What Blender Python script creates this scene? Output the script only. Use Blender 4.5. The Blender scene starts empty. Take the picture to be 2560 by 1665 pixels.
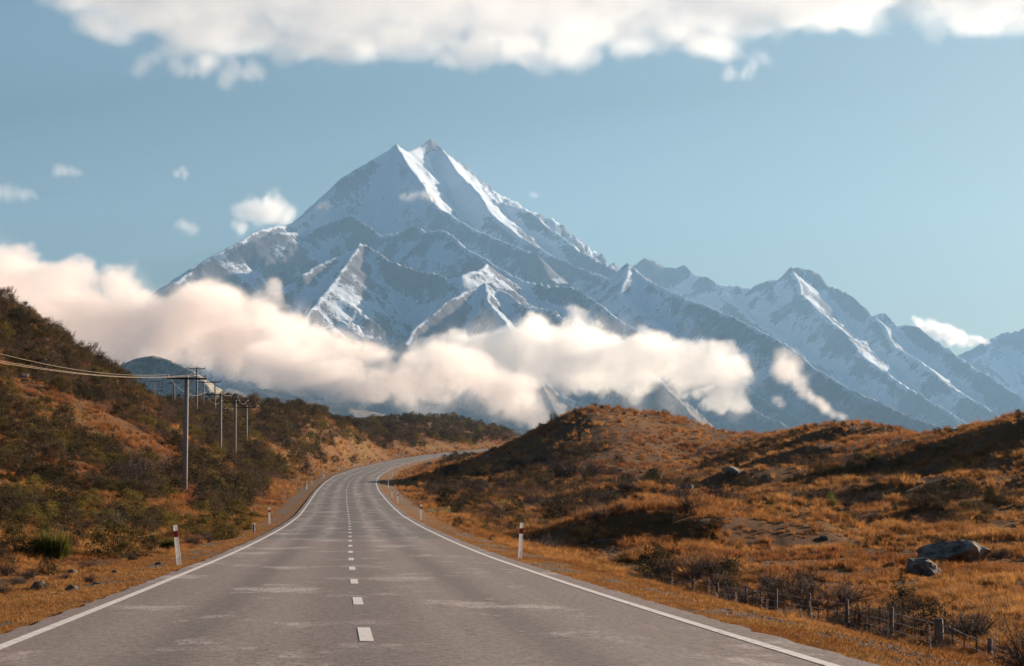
import bpy, math, random
import numpy as np
from mathutils import Vector, Matrix

# ------------------------------------------------------------------ camera, sky, sun, exposure
scene = bpy.context.scene
COL = scene.collection
FPX, CXP, CYP, HOR = 6712.0, 1280.0, 832.5, 1287.0     # focal length and horizon, in pixels of the 2560 px wide photo
CAMZ = 1.17
HAZE = 1.9e-5
PITCH = math.atan((HOR - CYP) / FPX)
cam_data = bpy.data.cameras.new("camera")
cam_data.sensor_width = 36.0
cam_data.lens = 36.0 * FPX / 2560.0
cam_data.clip_start, cam_data.clip_end = 0.5, 200000.0
cam = bpy.data.objects.new("camera", cam_data)
cam.location = (0, 0, CAMZ)
cam.rotation_euler = (math.radians(90) + PITCH, 0, 0)
COL.objects.link(cam)
scene.camera = cam

SUN_AZ, SUN_EL = 45.0, 15.0                              # azimuth measured from the view direction towards the right
saz, sel = math.radians(SUN_AZ), math.radians(SUN_EL)
SUN = Vector((math.sin(saz) * math.cos(sel), math.cos(saz) * math.cos(sel), math.sin(sel)))
sun_data = bpy.data.lights.new("sun", 'SUN')
sun_data.energy = 5.0
sun_data.angle = math.radians(0.53)
sun_data.color = (1.0, 0.80, 0.61)
sun = bpy.data.objects.new("sun", sun_data)
sun.rotation_euler = SUN.to_track_quat('Z', 'Y').to_euler()
COL.objects.link(sun)

world = bpy.data.worlds.new("World")
scene.world = world
world.use_nodes = True
wn, wl = world.node_tree.nodes, world.node_tree.links
wn.clear()
sky = wn.new('ShaderNodeTexSky')
sky.sky_type = 'NISHITA'
sky.sun_disc = False
sky.sun_elevation = sel
sky.sun_rotation = saz
sky.altitude = 500
sky.air_density = 1.0
sky.dust_density = 4.0
sky.ozone_density = 1.5
tint = wn.new('ShaderNodeMix'); tint.data_type = 'RGBA'; tint.blend_type = 'MULTIPLY'
tint.inputs[0].default_value = 1.0
tint.inputs[7].default_value = (0.375, 0.50, 0.585, 1)
bg = wn.new('ShaderNodeBackground'); bg.inputs[1].default_value = 0.05
wo = wn.new('ShaderNodeOutputWorld')
wl.new(sky.outputs[0], tint.inputs[6]); wl.new(tint.outputs[2], bg.inputs[0]); wl.new(bg.outputs[0], wo.inputs[0])

vs = scene.view_settings
vs.view_transform = 'Standard'; vs.look = 'None'; vs.gamma = 1.0; vs.exposure = 1.25
vs.use_curve_mapping = False
cy = scene.cycles
cy.max_bounces = 14; cy.diffuse_bounces = 2; cy.glossy_bounces = 2; cy.transmission_bounces = 2
cy.transparent_max_bounces = 8; cy.volume_bounces = 14
cy.volume_step_rate = 1.5; cy.volume_max_steps = 256
cy.use_denoising = True
cy.sample_clamp_indirect = 6.0

# ------------------------------------------------------------------ helpers
rng = np.random.default_rng(7)
random.seed(7)

def ray(px, py):
    """Direction of a photo pixel, scaled to one metre forward."""
    xc, yc = px - CXP, CYP - py
    fw = FPX * math.cos(PITCH) - yc * math.sin(PITCH)
    up = FPX * math.sin(PITCH) + yc * math.cos(PITCH)
    return xc / fw, up / fw
def at(px, py, Y):
    a, b = ray(px, py)
    return (a * Y, Y, CAMZ + b * Y)
def proj(X, Y, Z):
    z = Z - CAMZ
    fw = Y * math.cos(PITCH) + z * math.sin(PITCH)
    up = -Y * math.sin(PITCH) + z * math.cos(PITCH)
    return CXP + FPX * X / fw, CYP - FPX * up / fw

_M = np.uint32(0xFFFFFFFF)
def _hash(ix, iy, seed):
    h = (ix.astype(np.uint32) * np.uint32(374761393)) ^ (iy.astype(np.uint32) * np.uint32(668265263)) ^ np.uint32((seed * 2654435761) & 0xFFFFFFFF)
    h = (h ^ (h >> np.uint32(13))) * np.uint32(1274126177)
    return h ^ (h >> np.uint32(16))
def perlin(x, y, seed=0):
    xi, yi = np.floor(x), np.floor(y)
    fx, fy = x - xi, y - yi
    xi, yi = xi.astype(np.int64), yi.astype(np.int64)
    u, v = fx * fx * fx * (fx * (fx * 6 - 15) + 10), fy * fy * fy * (fy * (fy * 6 - 15) + 10)
    def g(dx, dy):
        a = _hash(xi + dx, yi + dy, seed).astype(np.float64) * (2 * math.pi / 4294967296.0)
        return np.cos(a) * (fx - dx) + np.sin(a) * (fy - dy)
    a, b, c, d = g(0, 0), g(1, 0), g(0, 1), g(1, 1)
    return ((a * (1 - u) + b * u) * (1 - v) + (c * (1 - u) + d * u) * v) * 1.41
def fbm(x, y, seed=0, octaves=4, gain=0.5, lac=2.03):
    s, a, t = 0.0, 1.0, 0.0
    for k in range(octaves):
        s = s + a * perlin(x, y, seed + 17 * k); t += a
        x, y, a = x * lac + 3.7, y * lac - 1.3, a * gain
    return s / t
def ridged(x, y, seed=0, octaves=4, gain=0.5, lac=2.07):
    s, a, t = 0.0, 1.0, 0.0
    for k in range(octaves):
        s = s + a * (1 - 2 * np.abs(perlin(x, y, seed + 29 * k))); t += a
        x, y, a = x * lac + 1.7, y * lac + 5.3, a * gain
    return s / t
def smooth(a, b, x):
    t = np.clip((x - a) / (b - a), 0, 1)
    return t * t * (3 - 2 * t)

def new_obj(name, data, parent=None):
    o = bpy.data.objects.new(name, data); COL.objects.link(o)
    if parent is not None: o.parent = parent
    return o
def tag(o, label=None, cat=None, group=None, kind=None):
    if label: o['label'] = label
    if cat: o['category'] = cat
    if group: o['group'] = group
    if kind: o['kind'] = kind
    return o
def grid_mesh(name, V, n, m, smooth_shade=True):
    """Mesh of an n x m grid of vertices V (n*m, 3)."""
    me = bpy.data.meshes.new(name)
    i = np.arange(n * m).reshape(n, m)
    q = np.stack([i[:-1, :-1], i[:-1, 1:], i[1:, 1:], i[1:, :-1]], -1).reshape(-1, 4)
    me.vertices.add(n * m); me.vertices.foreach_set('co', V.astype(np.float32).ravel())
    me.loops.add(q.size); me.loops.foreach_set('vertex_index', q.astype(np.int32).ravel())
    me.polygons.add(len(q)); me.polygons.foreach_set('loop_start', np.arange(0, q.size, 4, dtype=np.int32))
    me.polygons.foreach_set('use_smooth', np.full(len(q), smooth_shade))
    me.update(calc_edges=True); me.validate()
    return me
def raw_mesh(name, V, F, smooth_shade=False):
    me = bpy.data.meshes.new(name)
    me.from_pydata([tuple(v) for v in V], [], [tuple(f) for f in F])
    if smooth_shade: me.polygons.foreach_set('use_smooth', [True] * len(me.polygons))
    me.update()
    return me
def attr(me, name, values, typ='FLOAT'):
    a = me.attributes.new(name, typ, 'POINT')
    a.data.foreach_set('value', np.asarray(values, dtype=np.float32 if typ == 'FLOAT' else np.int32).ravel())

class MB:
    """Collects simple solids into one mesh."""
    def __init__(s): s.v, s.f = [], []
    def add(s, V, F):
        o = len(s.v); s.v += [tuple(v) for v in V]; s.f += [tuple(i + o for i in f) for f in F]
    def box(s, c, d, rz=0.0):
        x, y, z = d[0] / 2, d[1] / 2, d[2] / 2
        ca, sa = math.cos(rz), math.sin(rz)
        V = [(c[0] + ca * i * x - sa * j * y, c[1] + sa * i * x + ca * j * y, c[2] + k * z) for k in (-1, 1) for j in (-1, 1) for i in (-1, 1)]
        s.add(V, [(0, 2, 3, 1), (4, 5, 7, 6), (0, 1, 5, 4), (2, 6, 7, 3), (0, 4, 6, 2), (1, 3, 7, 5)])
    def tube(s, pts, radii, n=6):
        pts = [Vector(p) for p in pts]
        if not hasattr(radii, '__len__'): radii = [radii] * len(pts)
        V, F = [], []
        for k, p in enumerate(pts):
            d = (pts[min(k + 1, len(pts) - 1)] - pts[max(k - 1, 0)]).normalized()
            a = d.orthogonal().normalized() if abs(d.z) < 0.95 else Vector((1, 0, 0))
            a = (a - d * a.dot(d)).normalized(); b = d.cross(a)
            for j in range(n):
                t = 2 * math.pi * j / n
                V.append(p + (a * math.cos(t) + b * math.sin(t)) * radii[k])
        for k in range(len(pts) - 1):
            for j in range(n):
                F.append((k * n + j, k * n + (j + 1) % n, (k + 1) * n + (j + 1) % n, (k + 1) * n + j))
        F.append(tuple(range(n - 1, -1, -1))); F.append(tuple((len(pts) - 1) * n + j for j in range(n)))
        s.add(V, F)
    def mesh(s, name, mat=None, smooth_shade=False):
        me = raw_mesh(name, s.v, s.f, smooth_shade)
        if mat: me.materials.append(mat)
        return me
    def build(s, name, mat, parent=None, smooth_shade=False):
        return new_obj(name, s.mesh(name, mat, smooth_shade), parent)

# ------------------------------------------------------------------ node material helpers
class NT:
    def __init__(s, name):
        s.m = bpy.data.materials.new(name); s.m.use_nodes = True
        s.t = s.m.node_tree; s.n = s.t.nodes; s.n.clear()
        s.out = s.n.new('ShaderNodeOutputMaterial')
    def new(s, typ, **kw):
        nd = s.n.new(typ)
        for k, v in kw.items(): setattr(nd, k, v)
        return nd
    def set(s, sock, v):
        if hasattr(v, 'links') or isinstance(v, bpy.types.NodeSocket): s.t.links.new(v, sock)
        elif isinstance(v, (tuple, list)) and len(v) == 3 and sock.type == 'RGBA': sock.default_value = (*v, 1)
        else: sock.default_value = v
    def noise(s, scale, detail=4, rough=0.55, vec=None, dist=0.0):
        nd = s.new('ShaderNodeTexNoise'); nd.inputs['Scale'].default_value = scale
        nd.inputs['Detail'].default_value = detail; nd.inputs['Roughness'].default_value = rough; nd.inputs['Distortion'].default_value = dist
        if vec is not None: s.set(nd.inputs['Vector'], vec)
        return nd.outputs[0]
    def ramp(s, v, a, b, lo=0.0, hi=1.0):
        nd = s.new('ShaderNodeMapRange'); nd.interpolation_type = 'SMOOTHSTEP'
        s.set(nd.inputs[0], v); s.set(nd.inputs[1], a); s.set(nd.inputs[2], b); s.set(nd.inputs[3], lo); s.set(nd.inputs[4], hi)
        return nd.outputs[0]
    def mix(s, f, a, b):
        nd = s.new('ShaderNodeMix', data_type='RGBA'); s.set(nd.inputs[0], f); s.set(nd.inputs[6], a); s.set(nd.inputs[7], b)
        return nd.outputs[2]
    def math(s, op, a, b=0.0, c=None, clamp=False):
        nd = s.new('ShaderNodeMath', operation=op); nd.use_clamp = clamp; s.set(nd.inputs[0], a); s.set(nd.inputs[1], b)
        if c is not None: s.set(nd.inputs[2], c)
        return nd.outputs[0]
    def attr(s, name):
        nd = s.new('ShaderNodeAttribute'); nd.attribute_name = name; return nd
    def coord(s, which='Object'):
        return s.new('ShaderNodeTexCoord').outputs[which]
    def mapping(s, vec, scale):
        nd = s.new('ShaderNodeMapping'); s.set(nd.inputs[0], vec); nd.inputs[3].default_value = scale; return nd.outputs[0]
    def bump(s, h, strength=0.5, dist=0.05):
        nd = s.new('ShaderNodeBump'); nd.inputs[0].default_value = strength; nd.inputs[1].default_value = dist; s.set(nd.inputs['Height'], h); return nd.outputs[0]
    def surface(s, col, rough=0.9, normal=None, spec=0.3, trans=None):
        b = s.new('ShaderNodeBsdfPrincipled'); s.set(b.inputs['Base Color'], col); s.set(b.inputs['Roughness'], rough)
        b.inputs['Specular IOR Level'].default_value = spec
        if normal is not None: s.set(b.inputs['Normal'], normal)
        o = b.outputs[0]
        if trans is not None:                                   # thin leaves let light through
            t = s.new('ShaderNodeBsdfTranslucent'); s.set(t.inputs[0], trans[1])
            mx = s.new('ShaderNodeMixShader'); mx.inputs[0].default_value = trans[0]
            s.t.links.new(o, mx.inputs[1]); s.t.links.new(t.outputs[0], mx.inputs[2]); o = mx.outputs[0]
        s.t.links.new(o, s.out.inputs[0])
        return s.m
def plain(name, col, rough=0.8, var=0.25, scale=6.0, spec=0.3):
    t = NT(name); c = t.coord()
    f = t.noise(scale, 5, 0.6, c)
    return t.surface(t.mix(f, tuple(x * (1 - var) for x in col), tuple(min(1, x * (1 + var)) for x in col)), rough, spec=spec)
# ------------------------------------------------------------------ the road's line (plan and height)
RY = np.array([-60, 0, 25, 36, 46, 75, 104, 141, 186, 233, 310, 373, 430, 540, 640, 730, 820, 900, 1000, 1150.])
RX = np.array([4.3, 0.35, -1.36, -2.05, -2.70, -4.5, -6.25, -8.5, -11.3, -14.3, -19.1, -22.6, -25.0, -27.9, -28.2, -25.0, -17.3, -8.2, 4.5, 24.])
RZ = np.array([0, 0, 0, 0, 0.02, 0.10, 0.29, 0.61, 1.17, 2.15, 4.0, 5.65, 7.4, 10.5, 13.5, 16.7, 20.1, 23.0, 26.6, 31.])
_yy = np.arange(-60, 1150.5, 0.5)
def _sm(v, w):
    k = np.hanning(w); k /= k.sum(); p = w // 2
    return np.convolve(np.concatenate([2 * v[0] - v[p:0:-1], v, 2 * v[-1] - v[-2:-p - 2:-1]]), k, 'valid')
_wid = 81
_rx, _rz = _sm(np.interp(_yy, RY, RX), _wid), _sm(np.interp(_yy, RY, RZ), _wid)
def road_x(Y): return np.interp(Y, _yy, _rx)
def road_z(Y): return np.interp(Y, _yy, _rz)
def road_side(Y): return np.interp(Y, _yy, 1 / np.sqrt(1 + np.gradient(_rx, _yy) ** 2))
LW, RW = 3.35, 3.70               # centre to left and right edge line

# ------------------------------------------------------------------ the near land, fitted through surveyed points
PTS = []
def P(x, y, Y): PTS.append(at(x, y, Y))
for y, Y in [(1500, 37), (1440, 52), (1400, 75), (1350, 105), (1300, 140), (1200, 185), (1100, 215), (1000, 245), (900, 270), (810, 292), (745, 305)]: P(0, y, Y)
for y, Y in [(1445, 55), (1390, 85), (1345, 115), (1310, 145), (1270, 170), (1200, 198), (1100, 228), (1000, 262), (915, 292)]: P(200, y, Y)
for y, Y in [(1412, 67), (1372, 95), (1330, 130), (1290, 165), (1250, 190), (1200, 212), (1120, 255), (1040, 320)]: P(400, y, Y)
P(300, 960, 305); P(100, 835, 298); P(300, 1150, 225); P(100, 1150, 203); P(470, 1250, 206); P(350, 1005, 330)
for y, Y in [(1342, 115), (1300, 155), (1255, 205), (1210, 265), (1150, 335), (1090, 420), (1045, 490), (1030, 520)]: P(550, y, Y)
for y, Y in [(1262, 215), (1210, 300), (1160, 380), (1105, 450), (1060, 520), (1036, 565)]: P(700, y, Y)
for y, Y in [(1152, 490), (1110, 545), (1060, 600), (1050, 615)]: P(850, y, Y)
for y, Y in [(1140, 640), (1110, 660), (1082, 690)]: P(950, y, Y)
P(470, 1030, 480); P(620, 1032, 545); P(780, 1040, 590); P(900, 1064, 650)
for x, y, Y in [(920, 1066, 1150), (1020, 1052, 1300), (1080, 1046, 1300), (1150, 1056, 1300), (1220, 1070, 1290), (1285, 1100, 1280), (1100, 1112, 1000), (1200, 1113, 960), (1230, 1100, 1040), (1060, 1092, 900), (1130, 1096, 930), (1010, 1085, 850), (1060, 1130, 800)]: P(x, y, Y)
for x, y, Y in [(1290, 1116, 560), (1330, 1080, 480), (1400, 1045, 415), (1440, 1033, 400), (1490, 1022, 395), (1540, 1032, 400), (1600, 1041, 408), (1665, 1031, 410), (1720, 1055, 425), (1780, 1096, 455), (1812, 1112, 460),
                (1450, 1095, 368), (1600, 1100, 365), (1400, 1145, 352), (1550, 1150, 346), (1300, 1165, 365), (1310, 1130, 470), (1200, 1158, 500), (1120, 1165, 470), (1450, 1198, 322), (1600, 1198, 318), (1200, 1200, 345), (1150, 1230, 275), (1300, 1250, 243), (1450, 1280, 203), (1350, 1302, 187), (1600, 1262, 215), (1250, 1305, 180), (1690, 1150, 372), (1760, 1160, 360), (1720, 1205, 300),
                (1850, 1096, 400), (1960, 1083, 375), (2010, 1075, 365), (2080, 1069, 355), (2150, 1073, 350), (2250, 1082, 345), (2330, 1092, 335), (2400, 1076, 272), (2480, 1056, 252), (2560, 1042, 238),
                (1900, 1130, 345), (2000, 1120, 330), (1950, 1170, 295), (1850, 1180, 305), (2100, 1150, 285), (2050, 1190, 255), (2000, 1232, 222), (1950, 1270, 197), (2200, 1180, 245), (2200, 1232, 210), (2150, 1280, 183), (2400, 1150, 232), (2400, 1222, 204), (2400, 1280, 180), (2560, 1150, 212), (2560, 1240, 188), (2560, 1290, 170),
                (1800, 1225, 262), (1850, 1215, 280), (1780, 1262, 215),
                (1700, 1295, 184), (1900, 1300, 174), (2100, 1318, 163), (2300, 1318, 160), (2500, 1318, 158), (1680, 1330, 156), (1600, 1312, 146), (1500, 1352, 134), (1600, 1385, 122), (1750, 1335, 145), (1480, 1340, 158),
                (1900, 1380, 130), (2100, 1398, 120), (2300, 1400, 119), (2500, 1385, 125), (2000, 1450, 104), (2200, 1475, 97), (2400, 1478, 96), (2550, 1480, 95), (1800, 1440, 106), (1700, 1440, 109), (2200, 1558, 76), (2400, 1560, 73), (2550, 1582, 66), (2550, 1650, 54), (1950, 1515, 88)]: P(x, y, Y)
for s in (20, 28, 40, 55, 75, 100, 140, 190, 240, 300, 370, 440, 540, 640, 740, 840, 930):        # land beside the road
    x, z = road_x(s), road_z(s)
    PTS.append((x - 8.0, s, z - (0.55 if s < 90 else 0.25)))
    PTS.append((x + 9.5, s, z - np.interp(s, [0, 40, 110, 150, 190, 260], [1.6, 2.1, 2.3, 1.7, 1.0, 0.5])))
    PTS.append((x, s, z - 0.3))
for u, Y, Z in [(-.36, 20, -.6), (-.36, 60, -.4), (-.36, 110, 5), (-.34, 180, 18), (-.32, 260, 34), (-.30, 330, 44), (-.3, 500, 46), (-.3, 900, 40), (-.2, 420, 26), (-.15, 480, 18), (-.19, 700, 28), (-.12, 760, 26), (-.05, 800, 24),
                (.36, 30, -1.8), (.36, 70, -2), (.36, 130, -.5), (.34, 190, 4), (.33, 280, 16), (.32, 360, 24), (.3, 550, 26), (.3, 900, 25), (.17, 420, 10), (.12, 560, 10), (.06, 620, 11), (.07, 820, 16), (.12, 1100, 20), (.03, 560, 14), (.03, 900, 22), (.19, 330, 7),
                (0, 1600, 35), (-.1, 1600, 38), (-.3, 1600, 38), (.15, 1600, 28), (.33, 1600, 28), (0, 2400, 18), (-.35, 2400, 18), (.35, 2400, 18), (-.1, 1200, 40), (-.2, 1200, 40)]:
    PTS.append((u * Y, Y, Z))
PTS = np.array(PTS)
def ab(X, Y): return X / Y * 1.0, np.log(Y) * 0.22
pa, pb = ab(PTS[:, 0], PTS[:, 1])
def ker(d2): return np.sqrt(d2 + 0.012 ** 2)
A = ker((pa[:, None] - pa[None]) ** 2 + (pb[:, None] - pb[None]) ** 2)
n = len(PTS)
Q = np.stack([np.ones(n), pa, pb], 1)
big = np.zeros((n + 3, n + 3)); big[:n, :n] = A - 0.004 * np.eye(n); big[:n, n:] = Q; big[n:, :n] = Q.T
sol = np.linalg.solve(big, np.concatenate([PTS[:, 2], np.zeros(3)]))

NU, NS = 820, 700                                # columns (u) and rows (ln Y) of the land mesh
U = np.concatenate([np.linspace(-0.42, -0.205, 60)[:-1], np.linspace(-0.205, 0.205, NU - 118), np.linspace(0.205, 0.42, 60)[1:]])
S = np.linspace(math.log(9.0), math.log(2600.0), NS)
cu, cs = np.linspace(-0.42, 0.42, 240), np.linspace(S[0], S[-1], 200)
CU, CS = np.meshgrid(cu, cs)
qa, qb = CU.ravel(), CS.ravel() * 0.22
Zc = np.concatenate([ker((qa[i:i + 6000, None] - pa) ** 2 + (qb[i:i + 6000, None] - pb) ** 2) @ sol[:n] for i in range(0, len(qa), 6000)])
Zc = (Zc + sol[n] + sol[n + 1] * qa + sol[n + 2] * qb).reshape(200, 240)
def bil(T, fu, fs):
    a, b = T.shape
    fu, fs = np.clip(fu, 0, b - 1.001), np.clip(fs, 0, a - 1.001)
    i, j = fs.astype(int), fu.astype(int); p, q = fs - i, fu - j
    return (T[i, j] * (1 - q) + T[i, j + 1] * q) * (1 - p) + (T[i + 1, j] * (1 - q) + T[i + 1, j + 1] * q) * p
GU, GS = np.meshgrid(U, S)
GY = np.exp(GS); GX = GU * GY
base = bil(Zc, (GU + 0.42) / 0.84 * 239, (GS - S[0]) / (S[-1] - S[0]) * 199)
off = (GX - road_x(GY)) * road_side(GY)                     # signed distance from the centre line
dl, dr = -off - LW, off - RW
dist = np.where(off < 0, dl, dr)
away = smooth(2.5, 14, dist)
rough = away * (0.35 + 0.65 * smooth(60, 220, GY))
hum = fbm(GX / 34, GY / 34, 5, 3) * 0.9 + ridged(GX / 13, GY / 15, 9, 3) * 0.55 + fbm(GX / 4.2, GY / 5.0, 21, 3) * 0.42 + fbm(GX / 1.1, GY / 1.4, 31, 2) * 0.16
hum = hum + (GX > road_x(GY)) * smooth(6, 14, dist) * (1 - smooth(170, 260, GY)) * ridged(GX / 9, GY / 12, 81, 3) * 0.55
base = base + 1.15 * smooth(1.12, 0.78, np.hypot((GX - 8.5) / 9.5, (GY - 143) / 13) + 0.12 * fbm(GX / 4, GY / 4, 83, 2))
for mx, my, rx_, ry_, mh in [(22, 252, 8, 9, 2.0), (39.5, 330, 10, 8, 1.3), (29.6, 196, 9, 8, 1.3), (11, 236, 8, 8, 1.3), (29, 166, 8, 7, 0.9), (33, 235, 9, 9, 1.8), (17, 178, 7, 6, 0.9), (42, 225, 11, 10, 1.2), (30, 296, 9, 8, 1.6)]:   # hummocks
    base = base + mh * smooth(1.25, 0.0, np.hypot((GX - mx) / rx_, (GY - my) / ry_) + 0.15 * fbm(GX / 6, GY / 6, int(mx), 2))
base = base + hum * rough * np.interp(GY, [30, 120, 400, 1200], [0.55, 0.8, 0.85, 1.3])
edge = 1.9 + 0.6 * fbm(GY / 14, GX * 0 + off * 0 + np.sign(off) * 3.1, 41, 3)      # verge width varies
verge = road_z(GY) - 0.05 - 0.11 * np.clip(dist, 0, 3) + 0.035 * fbm(GX / 0.7, GY / 0.9, 51, 3) * smooth(0.3, 1, dist)
w = smooth(0.0, 1.0, (dist - edge) / np.interp(GY, [20, 150, 400], [5.5, 6.5, 9]))
GZ = verge * (1 - w) + base * w
GZ = np.where(dist < 0.35, road_z(GY) - 0.07, GZ)

def land_z(X, Y):
    return float(bil(GZ, np.interp(np.asarray([X / Y]), U, np.arange(NU - 0)[:len(U)]), (np.log(np.asarray([Y])) - S[0]) / (S[-1] - S[0]) * (NS - 1))[0])
def land_zs(X, Y):
    return bil(GZ, np.interp(X / Y, U, np.arange(len(U))), (np.log(Y) - S[0]) / (S[-1] - S[0]) * (NS - 1))
_Yrow = np.exp(S)
def hit(px, py, ymin=20.0):
    """Where the sight line through a photo pixel first meets the land."""
    a, b = ray(px, py)
    col = land_zs(a * _Yrow, _Yrow)
    ok = np.where((col >= CAMZ + b * _Yrow) & (_Yrow > ymin))[0]
    if len(ok) == 0:
        e = np.where(_Yrow > ymin, (col - CAMZ) / _Yrow, -9)
        k = int(np.argmax(e))
    else: k = int(ok[0])
    Y = float(_Yrow[k]); X = a * Y
    return X, Y, land_z(X, Y)

me = grid_mesh("terrain", np.stack([GX, GY, GZ], -1).reshape(-1, 3), NS, len(U))
grav = smooth(0.02, 0.36, fbm(GX / 1.6, GY / 5, 61, 4) + 0.25 * np.exp(-((dist - 1.7) / 0.7) ** 2) - 0.02) * smooth(0.2, 0.7, dist) * (1 - smooth(2.4, 4.2, dist))
seal = 1 - smooth(0.05, 0.35, dist + 0.25 * fbm(GX / 0.5, GY / 0.9, 65, 2))
gx_, gy_ = proj(GX, GY, GZ)
green = smooth(0.05, 0.45, fbm(GX / 16, GY / 22, 71, 3) + 0.15) * np.clip(
    np.exp(-(((GX + 20) / 16) ** 2 + ((GY - 165) / 55) ** 2)) * 1.2 + np.exp(-(((GX - 4) / 14) ** 2 + ((GY - 190) / 35) ** 2)) * 1.3 + 0.12 + 0.25 * smooth(2, 5, dist) * (1 - smooth(8, 14, dist)), 0, 1)
attr(me, 'gravel', np.clip(grav + seal * 0.7, 0, 1)); attr(me, 'green', green)
attr(me, 'verge', (1 - smooth(1.5, 4.0, dist)))

t = NT("dry_grassland"); c = t.coord()
n1 = t.noise(0.045, 6, 0.6, c); n2 = t.noise(0.6, 5, 0.65, c); n3 = t.noise(4.0, 5, 0.7, t.mapping(c, (1, 0.6, 1)))
gold = t.mix(n3, (0.10, 0.042, 0.014), (0.29, 0.135, 0.044))
rust = t.mix(n3, (0.06, 0.026, 0.011), (0.18, 0.078, 0.027))
olive = t.mix(n3, (0.10, 0.072, 0.014), (0.30, 0.22, 0.055))
earth = t.mix(n3, (0.045, 0.024, 0.012), (0.17, 0.092, 0.048))
col = t.mix(t.ramp(n1, 0.42, 0.62), gold, rust)
col = t.mix(t.ramp(n2, 0.52, 0.70, 0, 0.75), col, rust)
col = t.mix(t.attr('green').outputs['Fac'], col, olive)
col = t.mix(t.ramp(n2, 0.36, 0.27, 0, 0.8), col, earth)
vg = t.mix(n3, (0.19, 0.078, 0.020), (0.40, 0.19, 0.055))
col = t.mix(t.attr('verge').outputs['Fac'], col, vg)
stone = t.mix(t.noise(18, 4, 0.8, c), (0.07, 0.06, 0.055), (0.30, 0.26, 0.235))
col = t.mix(t.attr('gravel').outputs['Fac'], col, stone)
nrm = t.bump(t.math('ADD', n3, t.noise(14, 4, 0.7, c)), 0.9, 0.18)
me.materials.append(t.surface(col, 0.95, nrm, 0.1))
terrain = tag(new_obj("terrain", me), "rolling tussock covered land on both sides of the road", kind='structure')

# wide plain under and beyond it all, out to the horizon
gx = [-29500, -8000, -1500, 1500, 8000, 29500]; gy = [-4300, -600, 600, 3000, 12000, 32300]
V = [(x, y, -6.0) for y in gy for x in gx]
F = [(j * 6 + i, j * 6 + i + 1, (j + 1) * 6 + i + 1, (j + 1) * 6 + i) for j in range(5) for i in range(5)]
gm = raw_mesh("ground", V, F)
gm.materials.append(plain("plain_grass", (0.20, 0.11, 0.04), 0.95, 0.4, 0.02))
tag(new_obj("ground", gm), "flat dry valley plain under the hills", kind='structure')

# ------------------------------------------------------------------ the road
def road_strip(name, offs, ys, lift, mat, parent=None):
    ys = np.asarray(ys, float); offs = np.asarray(offs, float)
    dx = np.interp(ys, _yy, np.gradient(_rx, _yy)); nrm_ = np.sqrt(1 + dx ** 2)
    X = road_x(ys)[:, None] + offs[None] / nrm_[:, None]
    Yv = ys[:, None] - offs[None] * (dx / nrm_)[:, None]
    if name == "road":                                            # the seal frays at its edges
        X[:, 0] += 0.13 * fbm(ys / 1.3, ys * 0, 91, 3); X[:, -1] += 0.13 * fbm(ys / 1.3, ys * 0 + 5, 93, 3)
    Zv = road_z(ys)[:, None] - 0.012 * np.abs(offs)[None] + lift
    m_ = grid_mesh(name, np.stack([X, Yv, Zv], -1).reshape(-1, 3), len(ys), len(offs))
    attr(m_, 'across', np.repeat(offs[None], len(ys), 0)); attr(m_, 'along', np.repeat(ys[:, None], len(offs), 1))
    m_.materials.append(mat)
    return new_obj(name, m_, parent)
t = NT("chip_seal"); c = t.coord()
ac, al = t.attr('across').outputs['Fac'], t.attr('along').outputs['Fac']
cmb = t.new('ShaderNodeCombineXYZ'); t.set(cmb.inputs[0], ac); t.set(cmb.inputs[1], al); rv = cmb.outputs[0]
chip = t.noise(42, 3, 0.75, rv); chip2 = t.noise(8, 3, 0.7, rv)
blot = t.noise(0.6, 6, 0.6, t.mapping(rv, (1, 0.22, 1)))
streak = t.noise(1.0, 5, 0.62, t.mapping(rv, (2.6, 0.05, 1)))
sheen_noise = t.noise(1.0, 7, 0.7, t.mapping(rv, (0.45, 0.16, 1)))
grain = t.noise(1.0, 3, 0.7, t.mapping(rv, (26, 3.0, 1)))
f = t.math('ADD', t.math('MULTIPLY', chip, 0.55), t.math('MULTIPLY', chip2, 0.45))
new_seal = t.mix(t.ramp(f, 0.34, 0.66), (0.062, 0.042, 0.033), (0.42, 0.295, 0.230))
old_seal = t.mix(t.ramp(f, 0.30, 0.70), (0.085, 0.064, 0.051), (0.215, 0.170, 0.138))
joint = t.ramp(al, 103.6, 104.0)
col = t.mix(joint, new_seal, old_seal)
col = t.mix(t.ramp(blot, 0.40, 0.72, 0.0, 0.35), col, (0.32, 0.235, 0.205))
wp = t.math('ABSOLUTE', t.math('SUBTRACT', t.math('ABSOLUTE', ac), 1.75))       # wheel paths are polished pale
wheel = t.math('MULTIPLY', t.ramp(t.math('ABSOLUTE', t.math('SUBTRACT', wp, 0.75)), 0.5, 0.05), t.ramp(streak, 0.34, 0.58))
col = t.mix(t.math('MULTIPLY', wheel, t.ramp(al, 60, 110, 0.35, 0.75)), col, (0.33, 0.28, 0.245))
col = t.mix(t.math('MULTIPLY', t.ramp(wp, 0.42, 0.05), 0.45), col, (0.075, 0.058, 0.050))
col = t.mix(t.ramp(grain, 0.62, 0.36, 0.0, 0.4), col, (0.065, 0.048, 0.041))
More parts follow.
